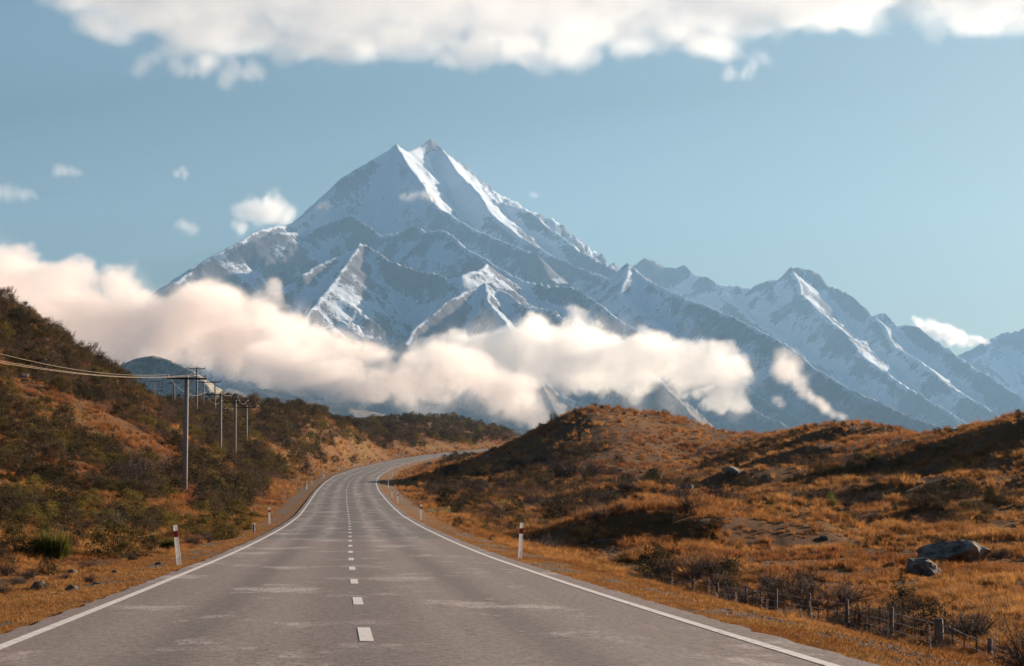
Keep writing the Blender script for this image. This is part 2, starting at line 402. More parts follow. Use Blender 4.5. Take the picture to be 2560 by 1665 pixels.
# long pale patches of flushed seal, their sheen put into the colour
sc = t.math('MULTIPLY', t.ramp(sheen_noise, 0.53, 0.63), t.ramp(grain, 0.30, 0.62))
col = t.mix(t.math('MULTIPLY', sc, 0.8), col, (0.56, 0.46, 0.41))
col = t.mix(t.math('MULTIPLY', t.ramp(t.math('ABSOLUTE', ac), 0.9, 0.2), 0.30), col, (0.07, 0.055, 0.05))
rgh = t.ramp(f, 0.3, 0.7, 0.75, 0.5)
asphalt = t.surface(col, rgh, t.bump(f, 0.8, 0.012), 0.45)
ys_road = np.concatenate([np.arange(-40, 60, 0.5), np.arange(60, 300, 1.0), np.arange(300, 1100, 3.0)])
road = road_strip("road", [-LW - 0.32, -LW, -1.7, 0, 1.7, RW, RW + 0.42], ys_road, 0.0, asphalt)
tag(road, "two lane chip sealed road curving towards the mountain", kind='structure')
t = NT("road_paint"); c = t.coord()
wear = t.ramp(t.noise(9, 5, 0.75, c), 0.50, 0.66)
paint = t.surface(t.mix(t.math('MULTIPLY', wear, 0.75), t.mix(t.noise(1.2, 3, 0.6, c), (0.66, 0.59, 0.55), (0.84, 0.77, 0.73)), (0.24, 0.19, 0.17)), 0.6, spec=0.3)
for nm, o_ in (("left", -LW), ("right", RW)):
    e = road_strip("edge_line", [o_ - 0.065, o_ + 0.065], ys_road, 0.005, paint, road)
    e['label'] = "solid white painted line along the %s edge" % nm
for k in range(0, 78):
    y0 = 25.0 + 10 * k
    road_strip("centre_dash", [-0.065, 0.065], np.linspace(y0, y0 + 3.0, 3), 0.005, paint, road)
# ------------------------------------------------------------------ mountains (real size, 6 to 30 km away)
K = 2560 / 2380.0
def densify(p, step=260.0):
    out = [p[0]]
    for a, b in zip(p[:-1], p[1:]):
        m = max(1, int(np.hypot(*(b - a)[:2]) / step))
        out += [a + (b - a) * k / m for k in range(1, m + 1)]
    return np.array(out)
def ridge(pts, slope=0.8, spur=0.30, wave=420.0, wander=95.0):
    p = densify(np.array([at(x * K, y * K, Y * 1000.0) for x, y, Y in pts]), 420.0)
    s = np.concatenate([[0], np.cumsum(np.hypot(np.diff(p[:, 0]), np.diff(p[:, 1])))])
    k = wander * np.minimum(1, s / 500)                          # no crest runs straight
    p[:, 0] += k * fbm(s / 900, s * 0 + pts[0][0] * 0.37, 7, 3); p[:, 1] += 2.2 * k * fbm(s / 900, s * 0 + pts[0][1] * 0.53, 9, 3)
    p[:, 2] += 0.22 * k * fbm(s / 480, s * 0 + pts[0][0] * 0.71, 11, 3)
    return p, slope, spur, wave
def massif(name, ridges, u0, u1, Y0, Y1, nu, ns, seed, jag=16.0, floor=-20.0):
    us = np.linspace(u0, u1, nu); ss = np.linspace(math.log(Y0), math.log(Y1), ns)
    gu, gs = np.meshgrid(us, ss); Yg = np.exp(gs); Xg = gu * Yg
    wx = fbm(Xg / 1500, Yg / 1500, seed, 3) * 190 + fbm(Xg / 420, Yg / 420, seed + 3, 3) * 62
    wy = fbm(Xg / 1500, Yg / 1500, seed + 5, 3) * 190 + fbm(Xg / 420, Yg / 420, seed + 7, 3) * 62
    H = np.full(Xg.shape, floor, float); Dn = np.full(Xg.shape, 1e5)
    for p, slope, spur, wave in ridges:
        bd = np.full(Xg.shape, 1e12); bz = np.zeros(Xg.shape); bt = np.zeros(Xg.shape)
        d0 = np.full(Xg.shape, 1e12)
        L = 0.0
        for a, b in zip(p[:-1], p[1:]):
            e = b - a; l2 = e[0] ** 2 + e[1] ** 2; l = math.sqrt(l2)
            # warp fades out at the crest, so that crests stay where they belong
            tt = np.clip(((Xg - a[0]) * e[0] + (Yg - a[1]) * e[1]) / l2, 0, 1)
            dd = np.hypot(Xg - a[0] - e[0] * tt, Yg - a[1] - e[1] * tt)
            s = dd < bd
            bd = np.where(s, dd, bd); bz = np.where(s, a[2] + e[2] * tt, bz)
            side = np.sign((Xg - a[0]) * e[1] - (Yg - a[1]) * e[0])
            bt = np.where(s, L + tt * l + side * 7777.0, bt)
            L += l
        far = smooth(0, 700, bd)
        tw = bt + (wx + 0.6 * wy) * far * 1.6
        fl = ridged(tw / wave, bd / 2600 + 0.0 * tw, seed + 11, 4, 0.55)              # flutes and spurs running down from the crest
        fl = fl - 0.42 + 0.45 * (ridged(tw / (wave * 0.27), bd / 900, seed + 13, 3, 0.6) - 0.42)
        dpr = bd * (1 - spur * fl) + wx * 0.35 * far
        prof = slope * np.where(dpr < 500, dpr * 1.12, 560 + (dpr - 500) * 0.86)
        h = bz - prof + jag * 1.6 * fbm(bt / 240, bt * 0 + seed, seed + 3, 4, 0.6) * (1 - far)
        s = h > H
        H = np.where(s, h, H); Dn = np.where(s, bd, Dn)
    amp = smooth(0, 420, Dn)
    H = H + jag * fbm(Xg / 95, Yg / 130, seed + 23, 4, 0.6) * (0.7 + 1.2 * amp) + jag * 1.9 * amp * (ridged(Xg / 150, Yg / 210, seed + 27, 4, 0.6) - 0.4) + jag * 5.3 * amp * (ridged(Xg / 400, Yg / 520, seed + 31, 5, 0.6) - 0.45) + jag * 6 * amp * fbm(Xg / 1300, Yg / 1300, seed + 37, 3)
    H = np.maximum(H, floor)
    def blur(T, r):
        for ax in (0, 1):
            P_ = np.pad(T, [(r + 1, r) if a == ax else (0, 0) for a in (0, 1)], mode='edge'); c_ = np.cumsum(P_, axis=ax)
            T = (np.take(c_, range(2 * r + 1, c_.shape[ax]), ax) - np.take(c_, range(0, c_.shape[ax] - 2 * r - 1), ax)) / (2 * r + 1)
        return T
    dX, dY = (us[1] - us[0]) * Yg, (ss[1] - ss[0]) * Yg
    Hs = blur(H, 2)
    sl = np.hypot(np.gradient(Hs, axis=1) / dX, np.gradient(Hs, axis=0) / dY)
    rib = (Hs - blur(H, 7)) / 26.0                              # ribs are blown bare, gullies and benches hold the snow
    cover = 0.64 - 1.25 * (sl - 0.82) - 0.42 * rib + 0.55 * fbm(Xg / 700, Yg / 700, seed + 51, 3) + 0.30 * fbm((Xg + H * 0.8) / 90, (Yg) / 160, seed + 55, 3) + 0.55 * smooth(1900, 2700, H)
    m_ = grid_mesh(name, np.stack([Xg, Yg, H], -1).reshape(-1, 3), ns, nu)
    attr(m_, 'cover', cover)
    return m_

main = [
    ridge([(330, 700, 17.5), (437, 626, 18.2), (540, 568, 19), (610, 530, 20), (690, 515, 21), (722, 490, 21.5), (750, 455, 22), (800, 408, 22.3), (860, 374, 22.6), (895, 352, 22.8), (908, 345, 22.9), (921, 334, 23), (936, 346, 23.2), (950, 353, 23.4), (975, 338, 23.8), (1000, 321, 24), (1020, 338, 24), (1060, 378, 23.9), (1100, 415, 23.8), (1150, 462, 23.6), (1200, 478, 23.4), (1230, 490, 23.2), (1262, 522, 23), (1300, 545, 22.8), (1340, 578, 22.5), (1420, 622, 22.2), (1500, 680, 21.8)], 0.95, 0.30, 520, 22.0),
    ridge([(920, 336, 23.0), (948, 385, 22.4), (978, 425, 21.9), (1010, 465, 21.4), (1040, 492, 21.0), (1085, 520, 20.6), (1130, 548, 20.2), (1190, 572, 19.9), (1250, 596, 19.5)], 0.9, 0.26, 420),
    ridge([(1022, 338, 24.0), (1065, 400, 23.2), (1100, 450, 22.6), (1150, 500, 22.0), (1230, 560, 21.4), (1330, 620, 20.6), (1425, 650, 20)], 0.8, 0.26, 420),
    ridge([(400, 660, 16.6), (437, 634, 17), (480, 600, 17.3), (520, 588, 17.6), (570, 566, 17.9), (620, 545, 18.2), (660, 535, 18.4), (700, 540, 18.6), (760, 520, 18.9), (815, 497, 19), (850, 522, 18.8), (885, 545, 18.6), (925, 540, 18.5), (959, 522, 18.4), (990, 538, 18.3), (1028, 532, 18.1), (1055, 550, 17.9), (1075, 570, 17.7), (1110, 590, 17.5), (1148, 614, 17.3), (1216, 650, 16.9), (1275, 662, 16.8), (1335, 668, 16.7), (1390, 705, 16.5), (1444, 748, 16.2), (1530, 800, 15.8), (1640, 870, 15.2), (1760, 950, 14.5), (1860, 1010, 14)], 0.85, 0.42, 380, 40.0),
    ridge([(700, 640, 15.2), (760, 610, 15.6), (800, 588, 15.9), (837, 566, 16.2), (862, 585, 16.1), (890, 604, 16), (945, 625, 15.9), (1003, 641, 15.8), (1040, 646, 15.7), (1075, 640, 15.7), (1110, 628, 16), (1148, 614, 16.8)], 0.8, 0.48, 330),
    ridge([(837, 566, 16.2), (790, 630, 15.4), (740, 690, 14.8), (700, 745, 14.3), (640, 820, 13.6)], 0.8, 0.48, 330),
    ridge([(940, 800, 13.6), (985, 752, 14.0), (1050, 692, 14.5), (1090, 668, 14.8), (1127, 656, 15), (1150, 676, 14.9), (1175, 692, 14.8), (1212, 711, 14.6), (1260, 722, 14.5), (1330, 752, 14.2), (1420, 810, 13.7), (1530, 890, 13.1), (1640, 975, 12.5)], 0.85, 0.48, 300),
    ridge([(1127, 656, 15), (1170, 745, 14.1), (1200, 800, 13.6), (1240, 870, 13), (1290, 960, 12.3)], 0.75, 0.48, 300),
    ridge([(1420, 640, 19.5), (1462, 612, 19.8), (1500, 650, 19.2), (1560, 680, 18.6), (1636, 706, 18), (1700, 735, 17.5), (1770, 772, 17), (1839, 808, 16.4), (1910, 852, 15.9), (1980, 902, 15.3), (2090, 955, 14.6), (2199, 998, 14)], 0.9, 0.28, 380),
    ridge([(1462, 612, 19.8), (1440, 680, 18.8), (1480, 720, 18.2), (1560, 770, 17.5), (1660, 830, 16.7), (1770, 905, 15.8), (1880, 985, 15)], 0.8, 0.3, 360),
    ridge([(520, 905, 10.5), (640, 905, 10.9), (760, 930, 11), (900, 960, 11.1), (1050, 1000, 11.1), (1150, 1020, 11)], 0.55, 0.3, 260),
]
east = [
    ridge([(1400, 660, 25.5), (1441, 623, 26), (1457, 610, 26), (1470, 618, 26), (1498, 600, 26), (1522, 607, 26), (1547, 622, 26), (1570, 622, 26), (1588, 614, 26), (1616, 638, 25.8), (1645, 642, 25.6), (1679, 664, 25.4), (1700, 662, 25.3), (1746, 668, 25.2), (1786, 650, 25), (1821, 647, 24.8), (1839, 622, 24.6), (1860, 622, 24.6), (1880, 625, 24.6), (1902, 634, 24.6), (1921, 662, 24.5), (1939, 665, 24.5), (1980, 687, 24.3), (2005, 711, 24.1), (2030, 733, 24), (2045, 727, 24), (2060, 728, 24), (2083, 756, 23.8), (2114, 752, 23.6), (2136, 762, 23.4), (2200, 810, 23), (2290, 870, 22), (2420, 950, 21)], 0.9, 0.36, 420, 22.0),
    ridge([(1839, 622, 24.6), (1870, 680, 23.6), (1905, 720, 22.9), (1960, 775, 22.1), (2020, 830, 21.3), (2090, 885, 20.5), (2180, 950, 19.6), (2300, 1020, 18.5)], 0.8, 0.3, 360),
    ridge([(1679, 664, 25.4), (1720, 720, 24.2), (1800, 770, 23), (1880, 830, 21.8), (1990, 905, 20.4), (2120, 985, 19)], 0.8, 0.3, 360),
    ridge([(2030, 733, 24), (2090, 800, 22.6), (2160, 860, 21.6), (2250, 925, 20.5), (2360, 990, 19.5)], 0.8, 0.3, 360),
    ridge([(2140, 900, 29), (2200, 840, 29), (2240, 815, 29), (2293, 792, 29), (2333, 772, 28.8), (2360, 768, 28.7), (2380, 760, 28.6), (2440, 735, 28.5), (2540, 700, 28.5)], 0.9, 0.28, 420),
    ridge([(2333, 772, 28.8), (2280, 830, 27.4), (2300, 900, 26), (2360, 960, 25)], 0.8, 0.3, 400),
]
def mountain_mat(name, snow_lo, snow_hi, turf=((0.075, 0.060, 0.040), (0.19, 0.14, 0.085)), rockcol=((0.040, 0.037, 0.045), (0.125, 0.108, 0.118)), fs=1.0):
    t = NT(name); c = t.coord()
    geo = t.new('ShaderNodeNewGeometry'); sep = t.new('ShaderNodeSeparateXYZ'); t.set(sep.inputs[0], geo.outputs['Normal'])
    pos = t.new('ShaderNodeSeparateXYZ'); t.set(pos.inputs[0], geo.outputs['Position'])
    n1 = t.noise(0.0035 * fs, 8, 0.68, c); n2 = t.noise(0.018 * fs, 7, 0.74, t.mapping(c, (1, 0.8, 0.45)), 0.6); n3 = t.noise(0.08 * fs, 4, 0.7, c)
    cov = t.math('ADD', t.attr('cover').outputs['Fac'], t.math('MULTIPLY', t.math('SUBTRACT', n2, 0.5), 1.3))
    cov = t.math('ADD', cov, t.math('MULTIPLY', t.math('SUBTRACT', n3, 0.5), 0.9))
    line = t.math('ADD', pos.outputs[2], t.math('MULTIPLY', t.math('SUBTRACT', n1, 0.5), 900.0))
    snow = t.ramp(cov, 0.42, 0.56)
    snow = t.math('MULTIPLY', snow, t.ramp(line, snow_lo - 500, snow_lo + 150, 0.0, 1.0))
    rock = t.mix(t.ramp(n2, 0.3, 0.7), *rockcol)
    grassy = t.mix(t.ramp(n2, 0.35, 0.65), *turf)
    low = t.mix(t.ramp(line, 250, 900), grassy, rock)
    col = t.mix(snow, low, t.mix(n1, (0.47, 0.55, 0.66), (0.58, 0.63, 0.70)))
    nr = t.bump(t.math('ADD', n2, t.math('MULTIPLY', n3, 0.5)), 0.35, 22.0)
    return t.surface(col, 0.85, nr, 0.15)
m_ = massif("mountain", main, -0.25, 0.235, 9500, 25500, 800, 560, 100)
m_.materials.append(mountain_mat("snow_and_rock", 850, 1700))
tag(new_obj("mountain", m_), "high twin peaked snow covered mountain rising behind the cloud band", kind='structure')
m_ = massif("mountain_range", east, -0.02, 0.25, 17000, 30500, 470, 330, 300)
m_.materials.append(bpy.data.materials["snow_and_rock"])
tag(new_obj("mountain_range", m_), "lower snowy range of peaks stepping down to the right", kind='structure')
foot = [ridge([(60, 900, 5.4), (180, 864, 5.6), (215, 852, 5.65), (246, 843, 5.7), (280, 833, 5.7), (310, 830, 5.7), (340, 835, 5.7), (370, 848, 5.65), (396, 866, 5.6), (437, 906, 5.5), (479, 946, 5.4), (560, 1010, 5.2)], 0.6, 0.45, 160)]
m_ = massif("foothill", foot, -0.26, -0.06, 4300, 6600, 220, 150, 500, 4.0)
m_.materials.append(mountain_mat("scrubby_scree", 900, 1500, ((0.09, 0.078, 0.045), (0.46, 0.41, 0.32)), ((0.12, 0.10, 0.07), (0.4, 0.36, 0.3)), 3.0))
tag(new_obj("foothill", m_), "olive grey scrubby foothill under the cloud beyond the poles", kind='structure')
# ------------------------------------------------------------------ haze and clouds
hv = bpy.data.materials.new("thin_haze"); hv.use_nodes = True
hn, hl = hv.node_tree.nodes, hv.node_tree.links
hn.clear()
pv = hn.new('ShaderNodeVolumePrincipled')
pv.inputs['Color'].default_value = (0.33, 0.62, 0.98, 1); pv.inputs['Density'].default_value = HAZE
pv.inputs['Anisotropy'].default_value = 0.25
ho = hn.new('ShaderNodeOutputMaterial'); hl.new(pv.outputs[0], ho.inputs['Volume'])
mb = MB(); mb.box((0, 14000, 1824), (60000, 37000, 3662))
haze = mb.build("haze", hv)
haze.location.z = 0
tag(haze, "thin blue haze in the valley air", kind='stuff')

def cloud_mat(name, density, col=(1.0, 0.97, 0.95), aniso=0.5):
    m = bpy.data.materials.new(name); m.use_nodes = True
    n_, l_ = m.node_tree.nodes, m.node_tree.links
    n_.clear()
    p = n_.new('ShaderNodeVolumePrincipled'); p.inputs['Color'].default_value = (*col, 1)
    p.inputs['Density'].default_value = density; p.inputs['Anisotropy'].default_value = aniso
    o = n_.new('ShaderNodeOutputMaterial'); l_.new(p.outputs[0], o.inputs['Volume'])
    return m

def cloud(name, label, blobs, mat, voxel, noise_size, erode=0.9, soft=0.45, seed=0.0, group=None, stretch=(1, 1, 1), cut=0.0, fine=0.55):
    """blobs: (X, Y, Z, radius) in metres. The cloud is a fog grid: distance to the blobs, eaten into by fractal noise."""
    B = np.array(blobs, float)
    o0 = B[:, :3].mean(0)
    pts = B[:, :3] - o0
    st = np.array(stretch, float)
    me = bpy.data.meshes.new(name); me.from_pydata([tuple(p) for p in pts], [], [])
    attr(me, 'radius', B[:, 3])
    ob = new_obj(name, me); ob.location = o0
    R = B[:, 3:4] * 2.1 / st[None]
    lo, hi = (pts - R).min(0), (pts + R).max(0)
    g = bpy.data.node_groups.new(name + "_fog", 'GeometryNodeTree')
    g.interface.new_socket("Geometry", in_out='INPUT', socket_type='NodeSocketGeometry')
    g.interface.new_socket("Geometry", in_out='OUTPUT', socket_type='NodeSocketGeometry')
    N, Lk = g.nodes, g.links
    gi, go = N.new('NodeGroupInput'), N.new('NodeGroupOutput')
    pos = N.new('GeometryNodeInputPosition')
    def vm(op, a, b):
        x = N.new('ShaderNodeVectorMath'); x.operation = op
        for s_, v in zip(x.inputs, (a, b)):
            if isinstance(v, bpy.types.NodeSocket): Lk.new(v, s_)
            else: s_.default_value = v
        return x
    def mm(op, a, b):
        x = N.new('ShaderNodeMath'); x.operation = op
        for s_, v in zip(x.inputs, (a, b)):
            if isinstance(v, bpy.types.NodeSocket): Lk.new(v, s_)
            else: s_.default_value = v
        return x.outputs[0]
    def noise(vec, scale, detail, rough):
        x = N.new('ShaderNodeTexNoise'); x.inputs['Scale'].default_value = scale; x.inputs['Detail'].default_value = detail; x.inputs['Roughness'].default_value = rough
        Lk.new(vec, x.inputs['Vector']); return x
    ofs = vm('ADD', pos.outputs[0], (seed * 913.0, seed * 577.0, seed * 331.0)).outputs[0]
    wv = noise(ofs, 0.6 / noise_size, 2, 0.5)
    warp = vm('MULTIPLY', vm('SUBTRACT', wv.outputs['Color'], (0.5, 0.5, 0.5)).outputs[0], (noise_size * 1.1,) * 3).outputs[0]
    pw = vm('ADD', pos.outputs[0], warp).outputs[0]
    near = N.new('GeometryNodeSampleNearest'); near.domain = 'POINT'
    Lk.new(gi.outputs[0], near.inputs['Geometry']); Lk.new(pw, near.inputs['Sample Position'])
    def sample(dtype, val):
        s_ = N.new('GeometryNodeSampleIndex'); s_.data_type = dtype; s_.domain = 'POINT'
        Lk.new(gi.outputs[0], s_.inputs['Geometry']); Lk.new(val, s_.inputs['Value']); Lk.new(near.outputs[0], s_.inputs['Index'])
        return s_.outputs[0]
    na = N.new('GeometryNodeInputNamedAttribute'); na.data_type = 'FLOAT'; na.inputs[0].default_value = 'radius'
    rad = sample('FLOAT', na.outputs[0]); ctr = sample('FLOAT_VECTOR', N.new('GeometryNodeInputPosition').outputs[0])
    dv = vm('MULTIPLY', vm('SUBTRACT', pw, ctr).outputs[0], tuple(st)).outputs[0]
    ln = vm('LENGTH', dv, (0, 0, 0)).outputs['Value']
    core = mm('SUBTRACT', 1.0, mm('DIVIDE', ln, rad))
    nz = noise(vm('MULTIPLY', ofs, (1.0, 1.0, 1.35)).outputs[0], 1.0 / noise_size, 8, 0.68).outputs[0]
    d = mm('ADD', core, mm('MULTIPLY', mm('SUBTRACT', nz, 0.5), erode * 2))
    nf = noise(vm('ADD', ofs, warp).outputs[0], 3.6 / noise_size, 7, 0.66).outputs[0]
    d = mm('ADD', d, mm('MULTIPLY', mm('SUBTRACT', nf, 0.5), fine * 2))
    d = mm('DIVIDE', mm('SUBTRACT', d, cut), soft)
    d = mm('MINIMUM', mm('MAXIMUM', d, 0.0), 1.0)
    vc = N.new('GeometryNodeVolumeCube')
    Lk.new(d, vc.inputs['Density'])
    vc.inputs['Min'].default_value = tuple(lo); vc.inputs['Max'].default_value = tuple(hi)
    for k, ax in enumerate('XYZ'): vc.inputs['Resolution ' + ax].default_value = int(max(8, min(600, (hi[k] - lo[k]) / voxel)))
    sm = N.new('GeometryNodeSetMaterial'); sm.inputs['Material'].default_value = mat
    Lk.new(vc.outputs[0], sm.inputs['Geometry']); Lk.new(sm.outputs[0], go.inputs[0])
    md = ob.modifiers.new("fog", 'NODES'); md.node_group = g
    me.materials.append(mat)
    return tag(ob, label, 'cloud', group, 'stuff')

def chain(pts, Y, step=0.55, jitter=0.25, seed=1, depth=1.0):
    """Blobs strung along photo points (2380 px scale): x, y, radius px at distance Y metres (or per-point fourth value in km)."""
    r_ = np.random.default_rng(seed); out = []
    pts = [p if len(p) > 3 else (*p, Y / 1000) for p in pts]
    for a, b in zip(pts[:-1], pts[1:]):
        a, b = np.array(a, float), np.array(b, float)
        m = max(1, int(np.hypot(b[0] - a[0], b[1] - a[1]) / (step * (a[2] + b[2]) / 2)))
        for k in range(m):
            q = a + (b - a) * (k + 0.5) / m
            rr = q[2] * r_.uniform(0.8, 1.15); Yq = q[3] * 1000
            x, y, z = at((q[0] + r_.normal() * jitter * q[2]) * K, (q[1] + r_.normal() * jitter * q[2]) * K, Yq + r_.normal() * q[2] * depth * Yq / 6240 * 0.6)
            out.append((x, y, z, rr * K * Yq / FPX))
    return out
pink = cloud_mat("valley_cloud", 0.0072, (1.0, 0.935, 0.895))
white = cloud_mat("sunlit_cloud", 0.0080, (1.0, 0.985, 0.97))
thin = cloud_mat("thin_cloud", 0.0016, (1.0, 0.97, 0.95))
skyc = cloud_mat("high_cloud", 0.0015, (1.0, 0.975, 0.96))
B = chain([(-160, 580, 52), (-60, 612, 52), (60, 655, 48), (180, 695, 48), (300, 712, 60), (420, 748, 50), (540, 760, 56), (620, 758, 58), (680, 795, 55)], 12000, 0.4, 0.3, 3)
B += chain([(-120, 700, 66), (30, 730, 66), (160, 760, 58), (300, 780, 45), (430, 800, 46), (540, 810, 50), (660, 830, 50)], 12000, 0.4, 0.3, 4)
B += chain([(600, 705, 32), (612, 668, 20), (622, 640, 10)], 12000, 0.4, 0.2, 5)
B += chain([(640, 840, 52), (740, 865, 46), (840, 888, 40), (960, 895, 38), (1080, 892, 40), (1180, 905, 40), (1250, 935, 26), (1285, 968, 13)], 11000, 0.4, 0.3, 6)
B += chain([(700, 805, 50), (790, 828, 38), (870, 842, 32), (960, 848, 28)], 11400, 0.4, 0.3, 8)
VEIL = [(x, y, z - 20, r * 1.25) for x, y, z, r in B[::2]]
cloud("low_cloud", "cream pink cloud bank lying low across the foot of the mountain", B, pink, 11.0, 360.0, 1.15, 0.30, 1.0, cut=-0.24, fine=1.0, stretch=(0.75, 0.9, 1.0))
B = chain([(960, 825, 20), (1040, 810, 32), (1110, 805, 42), (1180, 806, 52), (1260, 815, 58), (1340, 820, 58), (1420, 825, 55), (1500, 840, 48), (1580, 853, 44), (1660, 868, 46), (1730, 882, 38)], 12600, 0.36, 0.22, 7)
B += chain([(1160, 850, 50), (1200, 900, 42), (1240, 930, 30)], 12500, 0.4, 0.3, 9)
B += chain([(1480, 880, 36), (1515, 930, 16)], 12500, 0.4, 0.2, 10) + chain([(1660, 900, 34), (1720, 935, 18)], 12500, 0.4, 0.2, 11)
VEIL += [(x, y, z - 15, r * 1.2) for x, y, z, r in B[::2]]
cloud("cloud_veil", "thin torn veil of mist around the low cloud banks", VEIL, cloud_mat("mist_veil", 0.0016, (1.0, 0.95, 0.91)), 20.0, 300.0, 1.5, 0.9, 12.0, cut=-0.15, fine=1.1, stretch=(0.8, 0.9, 0.9))
cloud("sunlit_cloud", "brilliant white puffy cloud bank in front of the mountain flank", B, white, 10.0, 320.0, 1.1, 0.18, 2.0, cut=-0.22, fine=1.0)
B = chain([(1800, 840, 40), (1835, 855, 34), (1870, 900, 24), (1910, 940, 18), (1965, 985, 9)], 12800, 0.35, 0.25, 12) + chain([(1812, 920, 16), (1808, 940, 10)], 12800, 0.4, 0.2, 13)
cloud("cloud_wisp", "torn wisp of cloud trailing down the slope right of the white bank", B, pink, 12.0, 150.0, 0.62, 0.6, 3.0)
B = chain([(2130, 750, 12), (2170, 765, 22), (2215, 785, 20), (2260, 795, 10), (2300, 795, 6)], 26500, 0.4, 0.2, 14)
cloud("saddle_cloud", "small bright cloud spilling over the saddle at the right", B, cloud_mat("saddle_fog", 0.012, (1, .98, .97)), 16.0, 170.0, 0.5, 0.5, 4.0)
# high cloud sheet along the top of the picture, above the haze
B = []
for k, (x0, x1, y0, y1) in enumerate([(215, 420, -30, 70), (420, 700, -60, 108), (700, 1000, -60, 120), (1000, 1400, -60, 122), (1400, 1700, -60, 108), (1700, 2000, -60, 62), (2000, 2600, -70, 30)]):
    r_ = np.random.default_rng(40 + k)
    for _ in range(int((x1 - x0) * (y1 - y0) / 620)):
        x, y = r_.uniform(x0, x1), r_.uniform(y0, y1); low = (y - y0) / (y1 - y0)
        p = at(x * K, y * K, 25000 + r_.uniform(-800, 800)); B.append((*p, (58 - 30 * low) * r_.uniform(0.7, 1.2) * K * 25000 / FPX))
cloud("high_cloud", "long flat white cloud across the top of the sky", B, skyc, 26.0, 700.0, 1.3, 0.85, 5.0, cut=-0.36, fine=0.7, stretch=(0.5, 0.7, 1.1))
B = chain([(330, 130, 30), (430, 155, 26), (530, 165, 26), (600, 140, 30)], 25000, 0.5, 0.4, 50) + chain([(1680, 170, 18), (1740, 170, 16), (1790, 130, 22)], 25000, 0.5, 0.4, 51)
cloud("ragged_cloud", "thin ragged shreds hanging under the long top cloud", B, thin, 34.0, 420.0, 0.75, 0.7, 6.0)
B = chain([(545, 500, 30), (585, 480, 40), (630, 480, 40), (670, 490, 28)], 36000, 0.4, 0.2, 52) + chain([(540, 520, 26), (560, 535, 16)], 36000, 0.4, 0.2, 53)
cloud("puff_cloud", "single round white puff left of the mountain shoulder", B, cloud_mat("puff_fog", 0.0050, (1, .98, .965)), 30.0, 420.0, 0.55, 0.6, 7.0)
G = 'small faint clouds in the blue sky'
for nm, lb, pts, dn in [("faint_cloud", "faint flat cloudlet in the upper left sky", [(125, 398, 13), (160, 396, 15), (200, 400, 9)], 0.0013), ("faint_cloud", "tiny torn cloudlet high above the left puff", [(405, 404, 10), (428, 396, 12), (428, 420, 7)], 0.0022),
                        ("faint_cloud", "small pale cloudlet below the round puff", [(415, 528, 14), (450, 534, 16)], 0.0014), ("faint_cloud", "soft cloudlet cut by the left picture edge", [(-20, 440, 30), (14, 442, 24), (60, 446, 22), (84, 452, 12)], 0.0011),
                        ("faint_cloud", "tiny white cloudlet in the sky right of the peak", [(1228, 452, 9), (1250, 452, 9)], 0.0016)]:
    cloud(nm, lb, chain(pts, 38000, 0.4, 0.15, len(lb)), cloud_mat("faint_fog", dn * 1.6, (1, .98, .97)), 34.0, 230.0, 0.5, 0.7, 8.0 + len(lb), G)
B = chain([(735, 475, 14), (760, 470, 16)], 20800, 0.4, 0.3, 60)
cloud("summit_wisp", "little cloud wisp clinging to the left shoulder of the peak", B, thin, 16.0, 130.0, 0.6, 0.7, 9.5)
B = chain([(930, 458, 9), (970, 460, 14), (1005, 452, 14)], 20500, 0.4, 0.3, 61)
cloud("summit_wisp", "thin mist streak across the face below the twin summits", B, cloud_mat("mist_streak", 0.004, (1, .98, .97)), 16.0, 120.0, 0.6, 0.7, 9.9)
# ------------------------------------------------------------------ plants: source meshes
def rnd_unit(r_): 
    v = r_.normal(size=3); return v / np.linalg.norm(v)
def leaf_quads(C, size, r_, up=0.3, aspect=0.5):
    """One small folded leaf (2 triangles) at each centre."""
    n_ = len(C)
    d = r_.normal(size=(n_, 3)); d[:, 2] += up; d /= np.linalg.norm(d, axis=1)[:, None]
    e = np.cross(d, r_.normal(size=(n_, 3))); e /= np.linalg.norm(e, axis=1)[:, None]
    s = size * r_.uniform(0.6, 1.3, (n_, 1))
    V = np.stack([C - d * s, C + e * s * aspect, C + d * s, C - e * s * aspect], 1).reshape(-1, 3)
    i = np.arange(n_) * 4
    return V, np.stack([i, i + 1, i + 2, i + 3], 1)
def dome_points(r_, m, flat=1.0, lo=0.55):
    out = []
    while len(out) < m:
        v = rnd_unit(r_)
        if v[2] < -0.12: continue
        k = r_.uniform(lo, 1.0) ** 0.7
        out.append((v[0] * 0.5 * k, v[1] * 0.5 * k, 0.06 + (v[2] + 0.1) * 0.78 * flat * k))
    return np.array(out)
def sticks(segs, r0):
    mb = MB()
    for a, b, w in segs: mb.tube([a, b], [r0 * w, r0 * w * 0.45], 3)
    return mb
